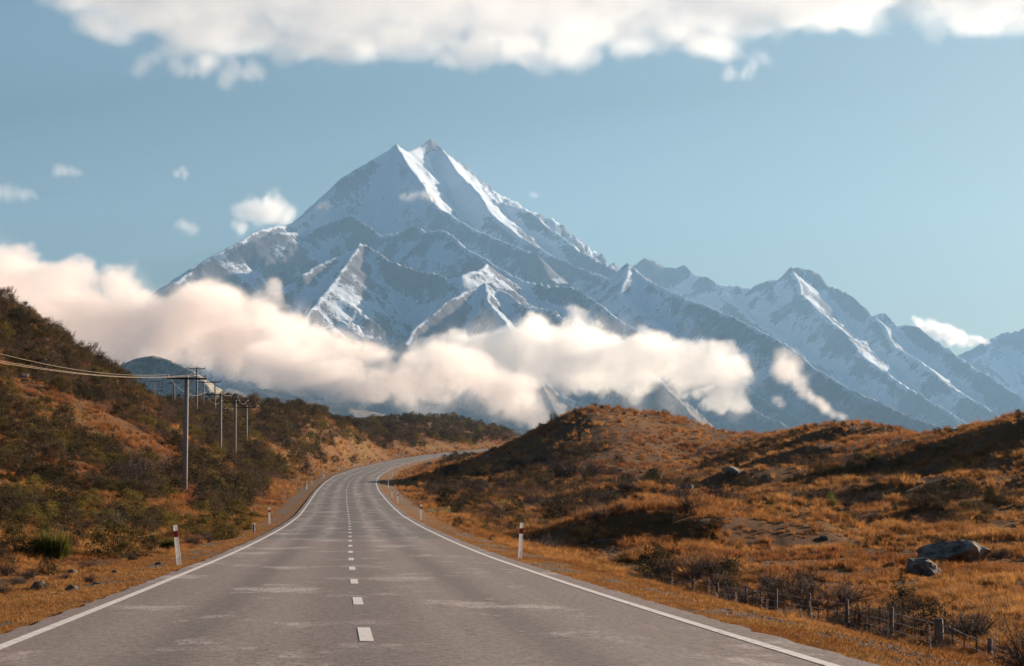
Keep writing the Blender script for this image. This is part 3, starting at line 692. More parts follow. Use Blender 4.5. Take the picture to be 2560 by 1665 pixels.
def make_leafy(seed, clumps=30, per=34, leaf=0.035, flat=1.0, spiky=0, clump_r=0.10):
    r_ = np.random.default_rng(seed)
    cc = dome_points(r_, clumps, flat)
    cc += r_.normal(size=cc.shape) * 0.02
    ob_ = 0.75 + 0.5 * r_.random(3)
    P_ = np.concatenate([c + r_.normal(size=(per, 3)) * clump_r * r_.uniform(0.55, 1.1) * np.array([1, 1, 0.8]) for c in cc])
    for _ in range(spiky):
        a = r_.uniform(0, 6.28); base_ = np.array([math.cos(a) * 0.33, math.sin(a) * 0.33, r_.uniform(0.35, 0.75) * flat])
        dr_ = np.array([math.cos(a) * 0.5, math.sin(a) * 0.5, r_.uniform(0.3, 0.9)]); dr_ /= np.linalg.norm(dr_)
        k = r_.uniform(0, 1, 26)[:, None]
        P_ = np.concatenate([P_, base_ + dr_ * k * r_.uniform(0.25, 0.42) + r_.normal(size=(26, 3)) * 0.022 * (1.3 - k)])
    P_[:, 2] = np.maximum(P_[:, 2], 0.02)
    V, F = leaf_quads(P_, leaf, r_)
    segs = [((r_.normal() * 0.03, r_.normal() * 0.03, -0.05), tuple(c * np.array([0.9, 0.9, 0.85])), 1.0) for c in cc[:14]]
    return (V, F), sticks(segs, 0.014)
def make_twiggy(seed, stems=20, flat=1.0, flecks=1000):
    r_ = np.random.default_rng(seed); segs = []; tips = []
    for _ in range(stems):
        a, tl = r_.uniform(0, 6.28), r_.uniform(0.1, 0.95)
        d = np.array([math.cos(a) * tl, math.sin(a) * tl, r_.uniform(0.55, 1.0) * flat]); L = r_.uniform(0.28, 0.42)
        p0 = np.array([math.cos(a), math.sin(a), 0]) * 0.05 * r_.random() + np.array([0, 0, -0.04]); p1 = p0 + d * L
        segs.append((p0, p1, 1.0))
        for _ in range(5):
            q0 = p0 + (p1 - p0) * r_.uniform(0.45, 1.0); dd = d + r_.normal(size=3) * 0.55; dd[2] = abs(dd[2]) * 0.8 + 0.1; q1 = q0 + dd * r_.uniform(0.14, 0.30)
            segs.append((q0, q1, 0.6))
            for _ in range(3):
                s0 = q0 + (q1 - q0) * r_.uniform(0.3, 1.0); ddd = dd + r_.normal(size=3) * 0.8; s1 = s0 + ddd * r_.uniform(0.07, 0.16)
                segs.append((s0, s1, 0.38)); tips += [s1, (s0 + s1) / 2]
    tips = np.array(tips)
    tips = tips[r_.integers(0, len(tips), flecks)] + r_.normal(size=(flecks, 3)) * 0.028
    tips[:, 2] = np.maximum(tips[:, 2], 0.01)
    V, F = leaf_quads(tips, 0.020, r_, 0.3, 0.3)
    return (V, F), sticks(segs, 0.012)
def make_broom(seed, blades=620, flat=1.0):
    r_ = np.random.default_rng(seed); V, F = [], []
    for k in range(blades):
        a, rr = r_.uniform(0, 6.28), math.sqrt(r_.random()) * 0.40
        b = np.array([math.cos(a) * rr, math.sin(a) * rr, r_.uniform(0, 0.25) * flat])
        h = r_.uniform(0.35, 0.72) * flat * (1 - 0.9 * rr * rr)
        tip = b + np.array([math.cos(a) * rr * 0.6 + r_.normal() * 0.07, math.sin(a) * rr * 0.6 + r_.normal() * 0.07, h])
        s = np.array([r_.normal(), r_.normal(), 0]); s /= np.linalg.norm(s); s *= 0.013
        i = len(V); V += [b - s, b + s, (b + tip) / 2 + s * 0.9, tip, (b + tip) / 2 - s * 0.9]; F += [(i, i + 1, i + 2, i + 4), (i + 4, i + 2, i + 3)]
    segs = [((0, 0, -0.05), (r_.normal() * 0.15, r_.normal() * 0.15, 0.4 * flat), 1.0) for _ in range(10)]
    return (np.array(V), F), sticks(segs, 0.012)

def leaf_mat(name, dark, lite, third=None, trans=0.28, rough=0.75):
    t = NT(name); oi = t.new('ShaderNodeObjectInfo'); c = t.coord('Object')
    f = t.noise(5.0, 3, 0.6, c)
    col = t.mix(t.ramp(f, 0.35, 0.68), dark, lite)
    if third: col = t.mix(t.ramp(oi.outputs['Random'], 0.3, 1.0, 0.0, 0.75), col, third)
    hs = t.new('ShaderNodeHueSaturation'); t.set(hs.inputs['Color'], col); t.set(hs.inputs['Value'], t.ramp(oi.outputs['Random'], 0, 1, 0.75, 1.3))
    return t.surface(hs.outputs[0], rough, spec=0.15, trans=(trans, hs.outputs[0]))
M_DARK = leaf_mat("dark_foliage", (0.026, 0.024, 0.010), (0.095, 0.066, 0.026), (0.105, 0.062, 0.034))
M_OLIVE = leaf_mat("olive_foliage", (0.045, 0.036, 0.008), (0.20, 0.135, 0.028), (0.16, 0.12, 0.024))
M_BROOM = leaf_mat("broom_green", (0.050, 0.052, 0.008), (0.150, 0.140, 0.022), (0.11, 0.125, 0.02), 0.35)
M_BRIGHT = leaf_mat("fresh_green", (0.06, 0.09, 0.012), (0.17, 0.21, 0.03), None, 0.35)
M_TWIG = leaf_mat("twig_flecks", (0.065, 0.044, 0.036), (0.17, 0.115, 0.092), (0.14, 0.085, 0.075), 0.15)
M_RED = leaf_mat("rusty_twigs", (0.070, 0.034, 0.022), (0.19, 0.095, 0.050), (0.12, 0.055, 0.045), 0.2)
M_MAT = leaf_mat("bracken", (0.075, 0.055, 0.012), (0.21, 0.15, 0.032), (0.22, 0.10, 0.03), 0.3)
M_STEM = plain("grey_bark", (0.10, 0.075, 0.062), 0.9, 0.4, 9)
SRC = {}
def src(kind, made, mat):
    (V, F), st = made
    fm = raw_mesh("foliage", V, F); fm.materials.append(mat)
    sm_ = st.mesh("stems", M_STEM)
    SRC.setdefault(kind, []).append((fm, sm_))
for k in range(4): src('dark', make_leafy(100 + k, 44, 62, 0.025, 0.95, 3, 0.09), M_DARK)
for k in range(4): src('olive', make_leafy(110 + k, 44, 62, 0.023, 0.82, 0, 0.08), M_OLIVE)
for k in range(4): src('twig', make_twiggy(120 + k), M_TWIG)
for k in range(3): src('red', make_twiggy(130 + k, 16, 0.95, 420), M_RED)
for k in range(2): src('broom', make_broom(140 + k), M_BROOM)
src('bright', make_leafy(150, 40, 60, 0.026, 1.0, 3), M_BRIGHT)
for k in range(3): src('mat', make_leafy(160 + k, 48, 48, 0.023, 0.42, 0, 0.075), M_MAT)
for k in range(4): src('tree', make_leafy(170 + k, 44, 56, 0.026, 1.15, 9, 0.085), M_DARK)

LOOK = {'dark': "dark leafy shrub", 'olive': "rounded olive gold shrub", 'twig': "bare purplish twiggy shrub", 'red': "sparse rust red twiggy bush",
        'broom': "upright green broom bush", 'bright': "fresh bright green bush", 'mat': "low yellow green scrub mat", 'tree': "ragged dark scrub tree"}
MARKS = [(468, 1240, "the tallest power pole"), (452, 1400, "the leaning white post"), (215, 1315, "the short left fence"), (105, 910, "the pale rock slab"), (552, 1110, "the second power pole"),
         (774, 1110, "the bright bush above the bend"), (1302, 1380, "the nearest right post"), (1490, 1060, "the round brown hill"), (1225, 1270, "the batten fence corner"), (2400, 1385, "the big grey boulder"),
         (2365, 1600, "the thick corner fence post"), (1560, 1365, "the dark earth bank"), (2080, 1262, "the small bright green bush"), (2150, 1070, "the right skyline ridge"), (1040, 1130, "the far bend of the road"), (1050, 1060, "the far bushy hill"), (2480, 1150, "the far right slope"), (670, 1300, "the second left roadside post"), (610, 1160, "the third and fourth poles")]
def place_phrase(px, py):
    d = [((px - a) ** 2 + (1.6 * (py - b)) ** 2, a, b, nm) for a, b, nm in MARKS]
    _, a, b, nm = min(d)
    dx, dy = px - a, 1.6 * (py - b)
    if math.hypot(dx, dy) < 26: return "right beside " + nm
    if abs(dx) > abs(dy): return ("left of " if dx < 0 else "right of ") + nm
    return ("just above " if dy < 0 else "just below ") + nm
n_shrub = 0
taken = []
def shrub(X, Y, Z, width, kind, height=1.0, label=None):
    global n_shrub
    v = SRC[kind][n_shrub % len(SRC[kind])]
    nm = {'tree': 'scrub_tree', 'twig': 'twiggy_shrub', 'red': 'twiggy_shrub', 'broom': 'broom_bush', 'mat': 'scrub_mat'}.get(kind, 'leafy_shrub')
    o = new_obj(nm, None); o.location = (X, Y, Z - 0.04 * width); o.rotation_euler.z = rng.uniform(0, 6.28)
    s = width * rng.uniform(0.95, 1.05)
    o.scale = (s, s, s * height)
    px, py = proj(X, Y, Z)
    if label is None:
        size = "large " if width * FPX / Y > 60 else ("small " if width * FPX / Y < 24 else "")
        label = size + LOOK[kind] + " " + place_phrase(px, py)
    tag(o, label, 'tree' if kind == 'tree' else 'shrub', ("scrub on the hillside left of the road" if px < proj(road_x(Y), Y, road_z(Y))[0] else "scrub on the land right of the road"))
    new_obj("foliage", v[0], o); new_obj("stems", v[1], o)
    n_shrub += 1
    taken.append((X, Y, width * 0.5))
def shrub_px(px, py, wpx, kind, height=1.0, label=None, ymin=20):
    if px > 1600 and py > 1425: ymin = max(ymin, 62)
    X, Y, Z = hit(px, py, ymin)
    if abs((X - road_x(Y))) < RW + 1.6: X = float(road_x(Y) + math.copysign(RW + 2.0, X - road_x(Y))); Z = land_z(X, Y)
    shrub(X, Y, Z, wpx / FPX * Y, kind, height, label)

shrub_px(40, 1396, 112, 'olive', 1.0, "large round olive gold shrub at the left picture edge")
shrub_px(128, 1402, 94, 'broom', 1.15, "upright dark green broom bush beside the large olive shrub")
shrub_px(283, 1394, 145, 'olive', 0.85, "broad dark gold tipped shrub left of the leaning white post")
shrub_px(310, 1398, 52, 'olive', 1.2, "small golden bush nestled against the broad dark shrub")
for x, y, w_, k_ in [(377, 1380, 50, 'dark'), (280, 1336, 95, 'twig'), (292, 1306, 80, 'dark'), (330, 1280, 80, 'olive'), (163, 1330, 78, 'dark'), (68, 1306, 74, 'twig'), (155, 1268, 88, 'dark'), (92, 1264, 46, 'dark'), (30, 1260, 50, 'dark'), (260, 1240, 56, 'dark'), (330, 1216, 112, 'twig'),
        (135, 1166, 78, 'dark'), (412, 1182, 66, 'twig'), (437, 1246, 70, 'dark'), (523, 1196, 86, 'dark'), (532, 1232, 66, 'olive'), (588, 1300, 70, 'olive'), (480, 1275, 42, 'twig'), (477, 1366, 54, 'twig'), (423, 1378, 46, 'broom'), (610, 1338, 80, 'mat'), (655, 1322, 60, 'mat'), (560, 1350, 70, 'mat'),
        (48, 1466, 50, 'twig'), (224, 1459, 42, 'twig'), (400, 1290, 100, 'mat'), (440, 1318, 100, 'mat'), (500, 1325, 100, 'mat'), (470, 1345, 90, 'mat'), (540, 1310, 90, 'mat'), (385, 1330, 80, 'red'),
        (690, 1178, 60, 'olive'), (660, 1057, 28, 'dark'), (701, 1032, 22, 'dark'), (836, 1158, 24, 'dark'), (884, 1160, 26, 'dark'), (622, 1191, 50, 'twig'), (656, 1199, 24, 'dark'), (690, 1193, 36, 'dark'), (765, 1190, 40, 'dark'), (735, 1160, 45, 'olive'), (720, 1200, 40, 'olive'), (650, 1140, 60, 'dark'), (800, 1160, 36, 'dark'), (745, 1130, 40, 'olive'),
        (1146, 1319, 34, 'dark'), (1184, 1322, 26, 'olive'), (1212, 1332, 36, 'olive'), (1231, 1352, 18, 'dark'), (1118, 1268, 62, 'dark'), (1160, 1265, 30, 'twig'), (1130, 1192, 40, 'dark'), (1102, 1178, 24, 'dark'), (1342, 1209, 62, 'dark'), (1385, 1201, 36, 'dark'), (1260, 1225, 50, 'twig'), (1200, 1235, 50, 'twig'), (1300, 1230, 50, 'dark'),
        (1365, 1278, 70, 'twig'), (1415, 1275, 85, 'twig'), (1475, 1271, 80, 'twig'), (1512, 1262, 60, 'twig'), (1528, 1262, 36, 'dark'), (1593, 1268, 35, 'dark'), (1500, 1303, 64, 'twig'), (1548, 1294, 46, 'twig'), (1440, 1300, 44, 'twig'), (1295, 1300, 24, 'twig'), (1722, 1284, 78, 'twig'), (1795, 1255, 76, 'twig'), (1697, 1258, 72, 'twig'),
        (1790, 1322, 38, 'dark'), (1748, 1336, 22, 'dark'), (1680, 1318, 38, 'dark'), (1865, 1294, 18, 'dark'), (1420, 1198, 100, 'twig'), (1480, 1195, 60, 'twig'), (1528, 1190, 28, 'dark'), (1630, 1198, 26, 'dark'), (1865, 1223, 38, 'dark'), (1375, 1387, 76, 'twig'), (1440, 1383, 44, 'twig'), (1560, 1240, 60, 'twig'), (1330, 1262, 60, 'twig'),
        (2400, 1602, 90, 'twig'), (2005, 1457, 76, 'red'), (2490, 1346, 30, 'dark'), (2478, 1516, 34, 'dark'), (2120, 1270, 56, 'twig'), (2417, 1290, 56, 'olive'), (2075, 1510, 60, 'twig'), (2120, 1502, 55, 'red'), (1930, 1530, 95, 'twig'), (2290, 1560, 80, 'red'), (2340, 1540, 60, 'red'), (2530, 1605, 70, 'red'), (2450, 1570, 70, 'red'),
        (1830, 1502, 62, 'dark'), (1800, 1442, 90, 'red'), (2230, 1590, 60, 'red'), (2340, 1250, 40, 'dark'), (2180, 1265, 60, 'twig'), (2030, 1560, 50, 'red'), (2520, 1540, 60, 'red')]:
    shrub_px(x, y, w_, k_)
shrub_px(774, 1130, 54, 'bright', 1.0, "round fresh green bush above the bend of the road")
shrub_px(2080, 1273, 26, 'bright', 1.4, "small bright green bush at the foot of the right slope")
shrub_px(2158, 1570, 135, 'dark', 0.62, "long low very dark shrub behind the right wire fence")
shrub_px(2497, 1400, 56, 'twig', 1.0, "dark twiggy shrub leaning against the big grey boulder")
shrub_px(146, 874, 60, 'tree', 1.0, "tallest bushy tree on the left hill skyline")
shrub_px(100, 884, 54, 'dark', 0.9, "round dark shrub just above the pale rock slab")
for x, y, w_ in [(-8, 790, 70), (20, 800, 60), (42, 812, 55), (66, 830, 52), (88, 842, 48), (115, 850, 46), (10, 850, 70), (50, 868, 60), (30, 905, 50), (196, 908, 34), (214, 930, 36), (236, 944, 38), (262, 962, 40), (286, 975, 36), (306, 985, 34), (326, 998, 32), (346, 1008, 30), (372, 1020, 26), (5, 950, 45), (160, 1060, 60), (-5, 1010, 60), (30, 1100, 60)]:
    shrub_px(x, y, w_, 'tree', rng.uniform(0.85, 1.1))
for k in range(30):                                              # rusty twigs crowding the right fence
    Yk = 47 + 66 * (k + rng.uniform(0, 0.8)) / 30
    Xk = float(np.interp(Yk, [45, 60, 68, 84, 100, 109, 124], [10.2, 9.7, 9.1, 7.76, 6.26, 5.4, 4.6])) + rng.uniform(-1.0, 3.2)
    shrub(Xk, Yk, land_z(Xk, Yk), float(rng.uniform(0.9, 1.7)), ('red', 'twig', 'red', 'dark', 'twig')[k % 5], float(rng.uniform(0.8, 1.1)))
for x, y, w_, k_ in [(20, 1440, 60, 'red'), (70, 1450, 50, 'twig'), (120, 1438, 55, 'dark'), (160, 1452, 40, 'red'), (215, 1432, 50, 'twig'), (255, 1428, 40, 'red'), (330, 1405, 40, 'twig'), (10, 1490, 46, 'twig'), (105, 1480, 36, 'dark'), (365, 1395, 36, 'red'), (520, 1358, 46, 'twig'), (200, 1372, 72, 'dark'), (240, 1362, 62, 'olive'), (345, 1365, 62, 'olive'), (395, 1362, 64, 'mat'), (440, 1352, 76, 'mat'), (500, 1345, 76, 'mat'), (560, 1330, 76, 'mat'), (600, 1315, 64, 'mat'), (360, 1340, 76, 'dark'), (420, 1335, 74, 'olive'), (505, 1300, 64, 'olive'), (560, 1290, 54, 'dark'), (630, 1300, 54, 'mat'), (20, 1340, 84, 'dark'), (110, 1350, 64, 'olive'), (210, 1330, 54, 'red'), (5, 1424, 74, 'dark')]:
    shrub_px(x, y, w_, k_)
# ragged little bushes that stand out on the right skylines
for x, y, w_ in [(1488, 1024, 20), (1506, 1026, 18), (1530, 1034, 12), (1440, 1036, 22), (1385, 1052, 22), (1352, 1070, 14), (1560, 1040, 18), (1590, 1042, 14), (1660, 1034, 16), (1645, 1040, 12), (1614, 1044, 12), (2014, 1076, 18), (2040, 1070, 16), (2055, 1070, 12), (2086, 1070, 20), (2108, 1070, 18), (2130, 1072, 14), (2170, 1074, 18), (2204, 1078, 16), (2225, 1080, 18), (2245, 1082, 12), (1935, 1086, 18), (1980, 1082, 14), (2310, 1092, 16), (2345, 1088, 26), (2370, 1082, 22), (2436, 1066, 14), (2546, 1044, 18)]:
    shrub_px(x, y, w_, 'dark' if x % 3 else 'twig', 1.1)

# more scrub, scattered by slope and side: the largest as shrubs of their own, the rest as one mass
def scatter(nc, box, seed):
    r_ = np.random.default_rng(seed)
    u = r_.uniform(box[0], box[1], nc); Y = np.exp(r_.uniform(math.log(box[2]), math.log(box[3]), nc))
    return u * Y, Y, r_
X, Y, r_ = scatter(68000, (-0.24, 0.24, 55, 1400), 91)
Z = land_zs(X, Y); d = np.abs(X - road_x(Y)) 
sidel = X < road_x(Y)
patch = fbm(X / 22, Y / 26, 201, 4) + 0.5 * fbm(X / 6, Y / 6, 205, 2)
px, py = proj(X, Y, Z)
hill_left = smooth(130, 200, Y) * smooth(-0.06, -0.10, X / Y) + smooth(330, 420, Y) * (X / Y < 0.0)
thr = np.where(sidel, 0.27 - 0.34 * np.clip(hill_left, 0, 1), 0.20 - 0.10 * np.exp(-((py - 1225) / 45) ** 2))
# the orange bare tops of the right hills stay open
open_ = (~sidel) & (((py < 1150) & (Y > 250)))
thr = thr + open_ * 0.14
keep = (patch > thr) & (d > 7.5 + 0.005 * Y) & ~((X > road_x(Y) + 10) & (py < 1112))
keep &= ~((Y < 110) & (X > 0) & (patch < 0.33))
keep &= ~((Y < 125) & sidel)
keep &= ~((px > 425) & (px < 505) & (py > 1225) & (py < 1330))
idx = np.where(keep)[0]
wm = r_.uniform(0.7, 1.25, len(X)) * np.interp(Y, [60, 90, 200, 400, 900], [0.6, 1.0, 1.75, 2.3, 3.4]) * np.where(sidel, 1.15, 0.8)
free = []
cells = {}
for (tx, ty, tr) in taken: cells.setdefault((int(tx // 4), int(ty // 6)), []).append((tx, ty, tr))
for i in idx:
    cx_, cy_ = int(X[i] // 4), int(Y[i] // 6)
    ok = True
    for a in (-1, 0, 1):
        for b in (-1, 0, 1):
            for (tx, ty, tr) in cells.get((cx_ + a, cy_ + b), ()):
                if (tx - X[i]) ** 2 + (0.7 * (ty - Y[i])) ** 2 < (0.55 * (tr + wm[i] * 0.5)) ** 2: ok = False
    if ok:
        free.append(i); cells.setdefault((cx_, cy_), []).append((X[i], Y[i], wm[i] * 0.5))
free.sort(key=lambda i: -wm[i] / Y[i])
def pick_kind(i):
    q = r_.random()
    if sidel[i]:
        if hill_left[i] > 0.5: return 'dark' if q < 0.34 else ('twig' if q < 0.70 else ('olive' if q < 0.92 else 'mat'))
        return 'mat' if q < 0.4 else ('olive' if q < 0.7 else 'dark')
    if Y[i] < 125: return 'red' if q < 0.7 else 'twig'
    return 'twig' if q < 0.5 else ('dark' if q < 0.74 else ('mat' if q < 0.86 else 'red'))
n_more = max(0, 285 - n_shrub)
for i in free[:n_more]: shrub(float(X[i]), float(Y[i]), float(Z[i]), float(wm[i]), pick_kind(i), float(r_.uniform(0.75, 1.05)))
rest = free[n_more:]
# shrubs that came out with the same words are told apart by their order from the left
ORD = ["leftmost", "second from left", "third from left", "fourth from left", "fifth from left", "sixth from left", "seventh from left", "eighth from left", "ninth from left", "tenth from left", "eleventh from left", "twelfth from left", "thirteenth from left", "fourteenth from left", "fifteenth from left", "sixteenth from left", "seventeenth from left", "eighteenth from left"]
same = {}
for o in scene.objects:
    if o.parent is None and o.get('category') in ('shrub', 'tree'): same.setdefault(o['label'], []).append(o)
for lb, os_ in same.items():
    if len(os_) < 2: continue
    os_.sort(key=lambda o: proj(*o.location)[0])
    for k, o in enumerate(os_):
        if k == len(os_) - 1 and len(os_) > 2: o['label'] = lb + ", rightmost"
        elif len(os_) == 2: o['label'] = lb + (", left one" if k == 0 else ", right one")
        elif k < len(ORD): o['label'] = lb + ", " + ORD[k]

# instanced mass: geometry nodes put copies of source meshes on points
def source_collection(name, meshes):
    c_ = bpy.data.collections.new(name)
    for k, m in enumerate(meshes):
        o = bpy.data.objects.new("%s_%02d" % (name, k), m); c_.objects.link(o)
    return c_
def instanced(name, label, coll, P_, rot, scl, idx_, cat=None):
    me = bpy.data.meshes.new(name); me.vertices.add(len(P_)); me.vertices.foreach_set('co', np.asarray(P_, np.float32).ravel())
    attr(me, 'turn', rot); attr(me, 'size', scl); attr(me, 'which', idx_, 'INT')
    o = new_obj(name, me)
    g = bpy.data.node_groups.new(name + "_spread", 'GeometryNodeTree')
    g.interface.new_socket("Geometry", in_out='INPUT', socket_type='NodeSocketGeometry'); g.interface.new_socket("Geometry", in_out='OUTPUT', socket_type='NodeSocketGeometry')
    N, L = g.nodes, g.links
    gi, go = N.new('NodeGroupInput'), N.new('NodeGroupOutput')
    ci = N.new('GeometryNodeCollectionInfo'); ci.inputs[0].default_value = coll; ci.inputs[1].default_value = True; ci.inputs[2].default_value = True
    ip = N.new('GeometryNodeInstanceOnPoints'); ip.inputs['Pick Instance'].default_value = True
    def na(nm, ty):
        x = N.new('GeometryNodeInputNamedAttribute'); x.data_type = ty; x.inputs[0].default_value = nm; return x.outputs[0]
    cx = N.new('ShaderNodeCombineXYZ'); L.new(na('turn', 'FLOAT'), cx.inputs[2])
    L.new(gi.outputs[0], ip.inputs['Points']); L.new(ci.outputs[0], ip.inputs['Instance'])
    L.new(na('which', 'INT'), ip.inputs['Instance Index']); L.new(cx.outputs[0], ip.inputs['Rotation']); L.new(na('size', 'FLOAT'), ip.inputs['Scale'])
    L.new(ip.outputs[0], go.inputs[0])
    md = o.modifiers.new("spread", 'NODES'); md.node_group = g
    return tag(o, label, cat, None, 'stuff')
kinds_ = ['dark', 'twig', 'olive', 'mat', 'red']
ms, where = [], {}
for k_ in kinds_:
    where[k_] = len(ms)
    ms += [SRC[k_][0][0], SRC[k_][1][0]]
sc_ = source_collection("scrub_source", ms)
rest = np.array(rest)
ki = np.array([where[pick_kind(i)] + int(r_.random() < 0.5) for i in rest])
instanced("distant_scrub", "far low scrub covering the hills as one mass", sc_, np.stack([X[rest], Y[rest], Z[rest] - 0.05], 1), r_.uniform(0, 6.28, len(rest)), wm[rest], ki, 'scrub')
print("shrubs", n_shrub, "mass", len(rest))

# ------------------------------------------------------------------ grass
def tuft(seed, blades, h, spread, lean, w):
    r_ = np.random.default_rng(seed); V, F, tip = [], [], []
    for _ in range(blades):
        a, rr = r_.uniform(0, 6.28), spread * math.sqrt(r_.random()) * 0.5
        b = np.array([math.cos(a) * rr, math.sin(a) * rr, -0.03]); hh = h * r_.uniform(0.6, 1.1); ln = lean * r_.uniform(0.3, 1.2)
        m = b + np.array([math.cos(a) * ln * 0.35, math.sin(a) * ln * 0.35, hh * 0.62]); e = b + np.array([math.cos(a) * ln, math.sin(a) * ln, hh * r_.uniform(0.75, 1.0)])
        s = np.array([r_.normal(), r_.normal(), 0]); s = s / np.linalg.norm(s) * w
        i = len(V); V += [b - s, b + s, m + s * 0.8, m - s * 0.8, e]; F += [(i, i + 1, i + 2, i + 3), (i + 3, i + 2, i + 4)]
    return raw_mesh("tuft", V, F)
def grass_mat(name, a, b, c3):
    t = NT(name); oi = t.new('ShaderNodeObjectInfo'); r0 = oi.outputs['Random']
    big = t.noise(0.05, 4, 0.6, oi.outputs['Location']); pat = t.noise(0.35, 3, 0.6, oi.outputs['Location'])
    col = t.mix(t.ramp(big, 0.42, 0.62), a, b)
    col = t.mix(t.ramp(pat, 0.5, 0.7, 0, 0.8), col, c3)
    hs = t.new('ShaderNodeHueSaturation'); t.set(hs.inputs['Color'], col); t.set(hs.inputs['Value'], t.ramp(r0, 0, 1, 0.65, 1.3))
    return t.surface(hs.outputs[0], 0.7, spec=0.2, trans=(0.4, hs.outputs[0]))
M_TUSS = grass_mat("tussock", (0.46, 0.225, 0.068), (0.30, 0.118, 0.036), (0.17, 0.066, 0.026))
M_OLG = grass_mat("green_grass", (0.28, 0.20, 0.045), (0.20, 0.145, 0.03), (0.34, 0.22, 0.06))
M_VG = grass_mat("verge_grass", (0.36, 0.17, 0.050), (0.27, 0.115, 0.034), (0.40, 0.23, 0.08))
tus = []
for k in range(4):
    m = tuft(300 + k, 54, 0.55, 0.30, 0.34, 0.010); m.materials.append(M_TUSS); tus.append(m)
for k in range(2):
    m = tuft(310 + k, 40, 0.30, 0.42, 0.20, 0.009); m.materials.append(M_OLG); tus.append(m)
X, Y, r_ = scatter(145000, (-0.245, 0.245, 24, 1100), 401)
Z = land_zs(X, Y); offs = X - road_x(Y); dd = np.where(offs < 0, -offs - LW, offs - RW)
gr = bil(green, np.interp(X / Y, U, np.arange(len(U))), (np.log(Y) - S[0]) / (S[-1] - S[0]) * (NS - 1))
bare = fbm(X / 3.2, Y / 4.2, 411, 3) + 0.35 * fbm(X / 18, Y / 18, 415, 2)
keep = (dd > 2.4) & (bare > -0.30)
X, Y, Z, gr, bare, dd = X[keep], Y[keep], Z[keep], gr[keep], bare[keep], dd[keep]
sz = r_.uniform(0.55, 1.15, len(X)) * np.interp(bare, [-0.3, -0.12, 0.1, 0.45], [0.28, 0.5, 0.9, 1.35]) * np.interp(Y, [30, 80, 160, 400, 1000], [0.38, 0.7, 1.05, 1.4, 2.6]) * np.interp(dd, [2.6, 6], [0.55, 1.0]) * np.where((X < 0) & (Y < 100), 0.42 + 0.45 * smooth(0.05, 0.35, bare), 1.0)
wi = np.where(r_.random(len(X)) < np.clip(gr * 1.1 - 0.1, 0, 0.9), 4 + r_.integers(0, 2, len(X)), r_.integers(0, 4, len(X)))
instanced("tussock_grass", "golden brown tussock grass over the rough ground", source_collection("tussock_source", tus), np.stack([X, Y, Z], 1), r_.uniform(0, 6.28, len(X)), sz, wi, 'grass')
vgs = []
for k in range(3):
    m = tuft(320 + k, 22, 0.075, 0.16, 0.06, 0.005); m.materials.append(M_VG); vgs.append(m)
nv = 60000
Y = 1 / (1 / 190 + r_.random(nv) * (1 / 19 - 1 / 190)); side = r_.random(nv) < 0.5
dv = 0.35 + r_.random(nv) ** 0.8 * 3.2
X = road_x(Y) + np.where(side, -(LW + dv), RW + dv)
gvv = bil(grav, np.interp(X / Y, U, np.arange(len(U))), (np.log(Y) - S[0]) / (S[-1] - S[0]) * (NS - 1))
keep = (r_.random(nv) > gvv * 0.95) & (np.abs(X / Y) < 0.27) & (fbm(X / 0.8, Y / 1.6, 421, 3) > -0.25)
X, Y, dv = X[keep], Y[keep], dv[keep]
instanced("verge_grass", "short orange grass on the road verges", source_collection("verge_source", vgs), np.stack([X, Y, land_zs(X, Y)], 1), r_.uniform(0, 6.28, len(X)), r_.uniform(0.6, 1.3, len(X)) * np.interp(dv, [0.3, 2.5], [0.8, 1.5]), r_.integers(0, 3, len(X)), 'grass')
# ------------------------------------------------------------------ rocks
def rock_mesh(seed, sub=3, sharp=0.35, scale=(1, 1, 1), lean=0.0, flat=0.0):
    import bmesh
    bm = bmesh.new(); bmesh.ops.create_icosphere(bm, subdivisions=sub, radius=0.5)
    r_ = np.random.default_rng(seed)
    planes = [(rnd_unit(r_), r_.uniform(0.22, 0.42)) for _ in range(13)]
    for v in bm.verts:
        p = np.array(v.co)
        for nn, dd_ in planes:                      # chop flat facets off the ball
            k = p @ nn - dd_
            if k > 0: p = p - nn * k * 0.9
        q = float(fbm(np.array([p[0] * 4 + seed]), np.array([p[1] * 4 + p[2] * 5.3]), seed, 3)[0])
        p = p * (1 + sharp * 0.7 * q)
        p = p * np.array(scale); p[2] += lean * p[0]
        v.co = p
    me = bpy.data.meshes.new("rock"); bm.to_mesh(me); bm.free()
    return me
t = NT("lichen_rock"); c = t.coord()
f = t.noise(7, 6, 0.7, c); g_ = t.noise(3.0, 5, 0.65, c)
col = t.mix(t.ramp(f, 0.3, 0.7), (0.07, 0.058, 0.048), (0.30, 0.255, 0.215))
col = t.mix(t.ramp(g_, 0.54, 0.63, 0, 0.75), col, (0.38, 0.355, 0.31))
col = t.mix(t.ramp(t.noise(4.2, 4, 0.6, c), 0.58, 0.7, 0, 0.6), col, (0.13, 0.125, 0.055))
ROCK = t.surface(col, 0.9, t.bump(f, 1.0, 0.16), 0.2)
RM = []
for k in range(6):
    m = rock_mesh(600 + k, 2, 0.4, (1.0, 0.8, 0.65)); m.materials.append(ROCK); RM.append(m)
def rock_px(px, py, wpx, label, hr=1.0, mesh=None, ymin=20, group=None, sink=0.2, name="rock"):
    X, Y, Z = hit(px, py, ymin)
    s = wpx / FPX * Y * 1.15
    o = new_obj(name, mesh or RM[int(px * 7 + py) % len(RM)]); o.location = (X, Y, Z + s * 0.33 * hr - sink * s)
    o.scale = (s, s * 0.9, s * hr)
    if mesh is None: o.rotation_euler.z = (px * 0.37) % 6.28
    return tag(o, label, 'rock', group)
big = rock_mesh(640, 4, 0.5, (1.0, 0.8, 0.52), 0.16); big.materials.append(ROCK)
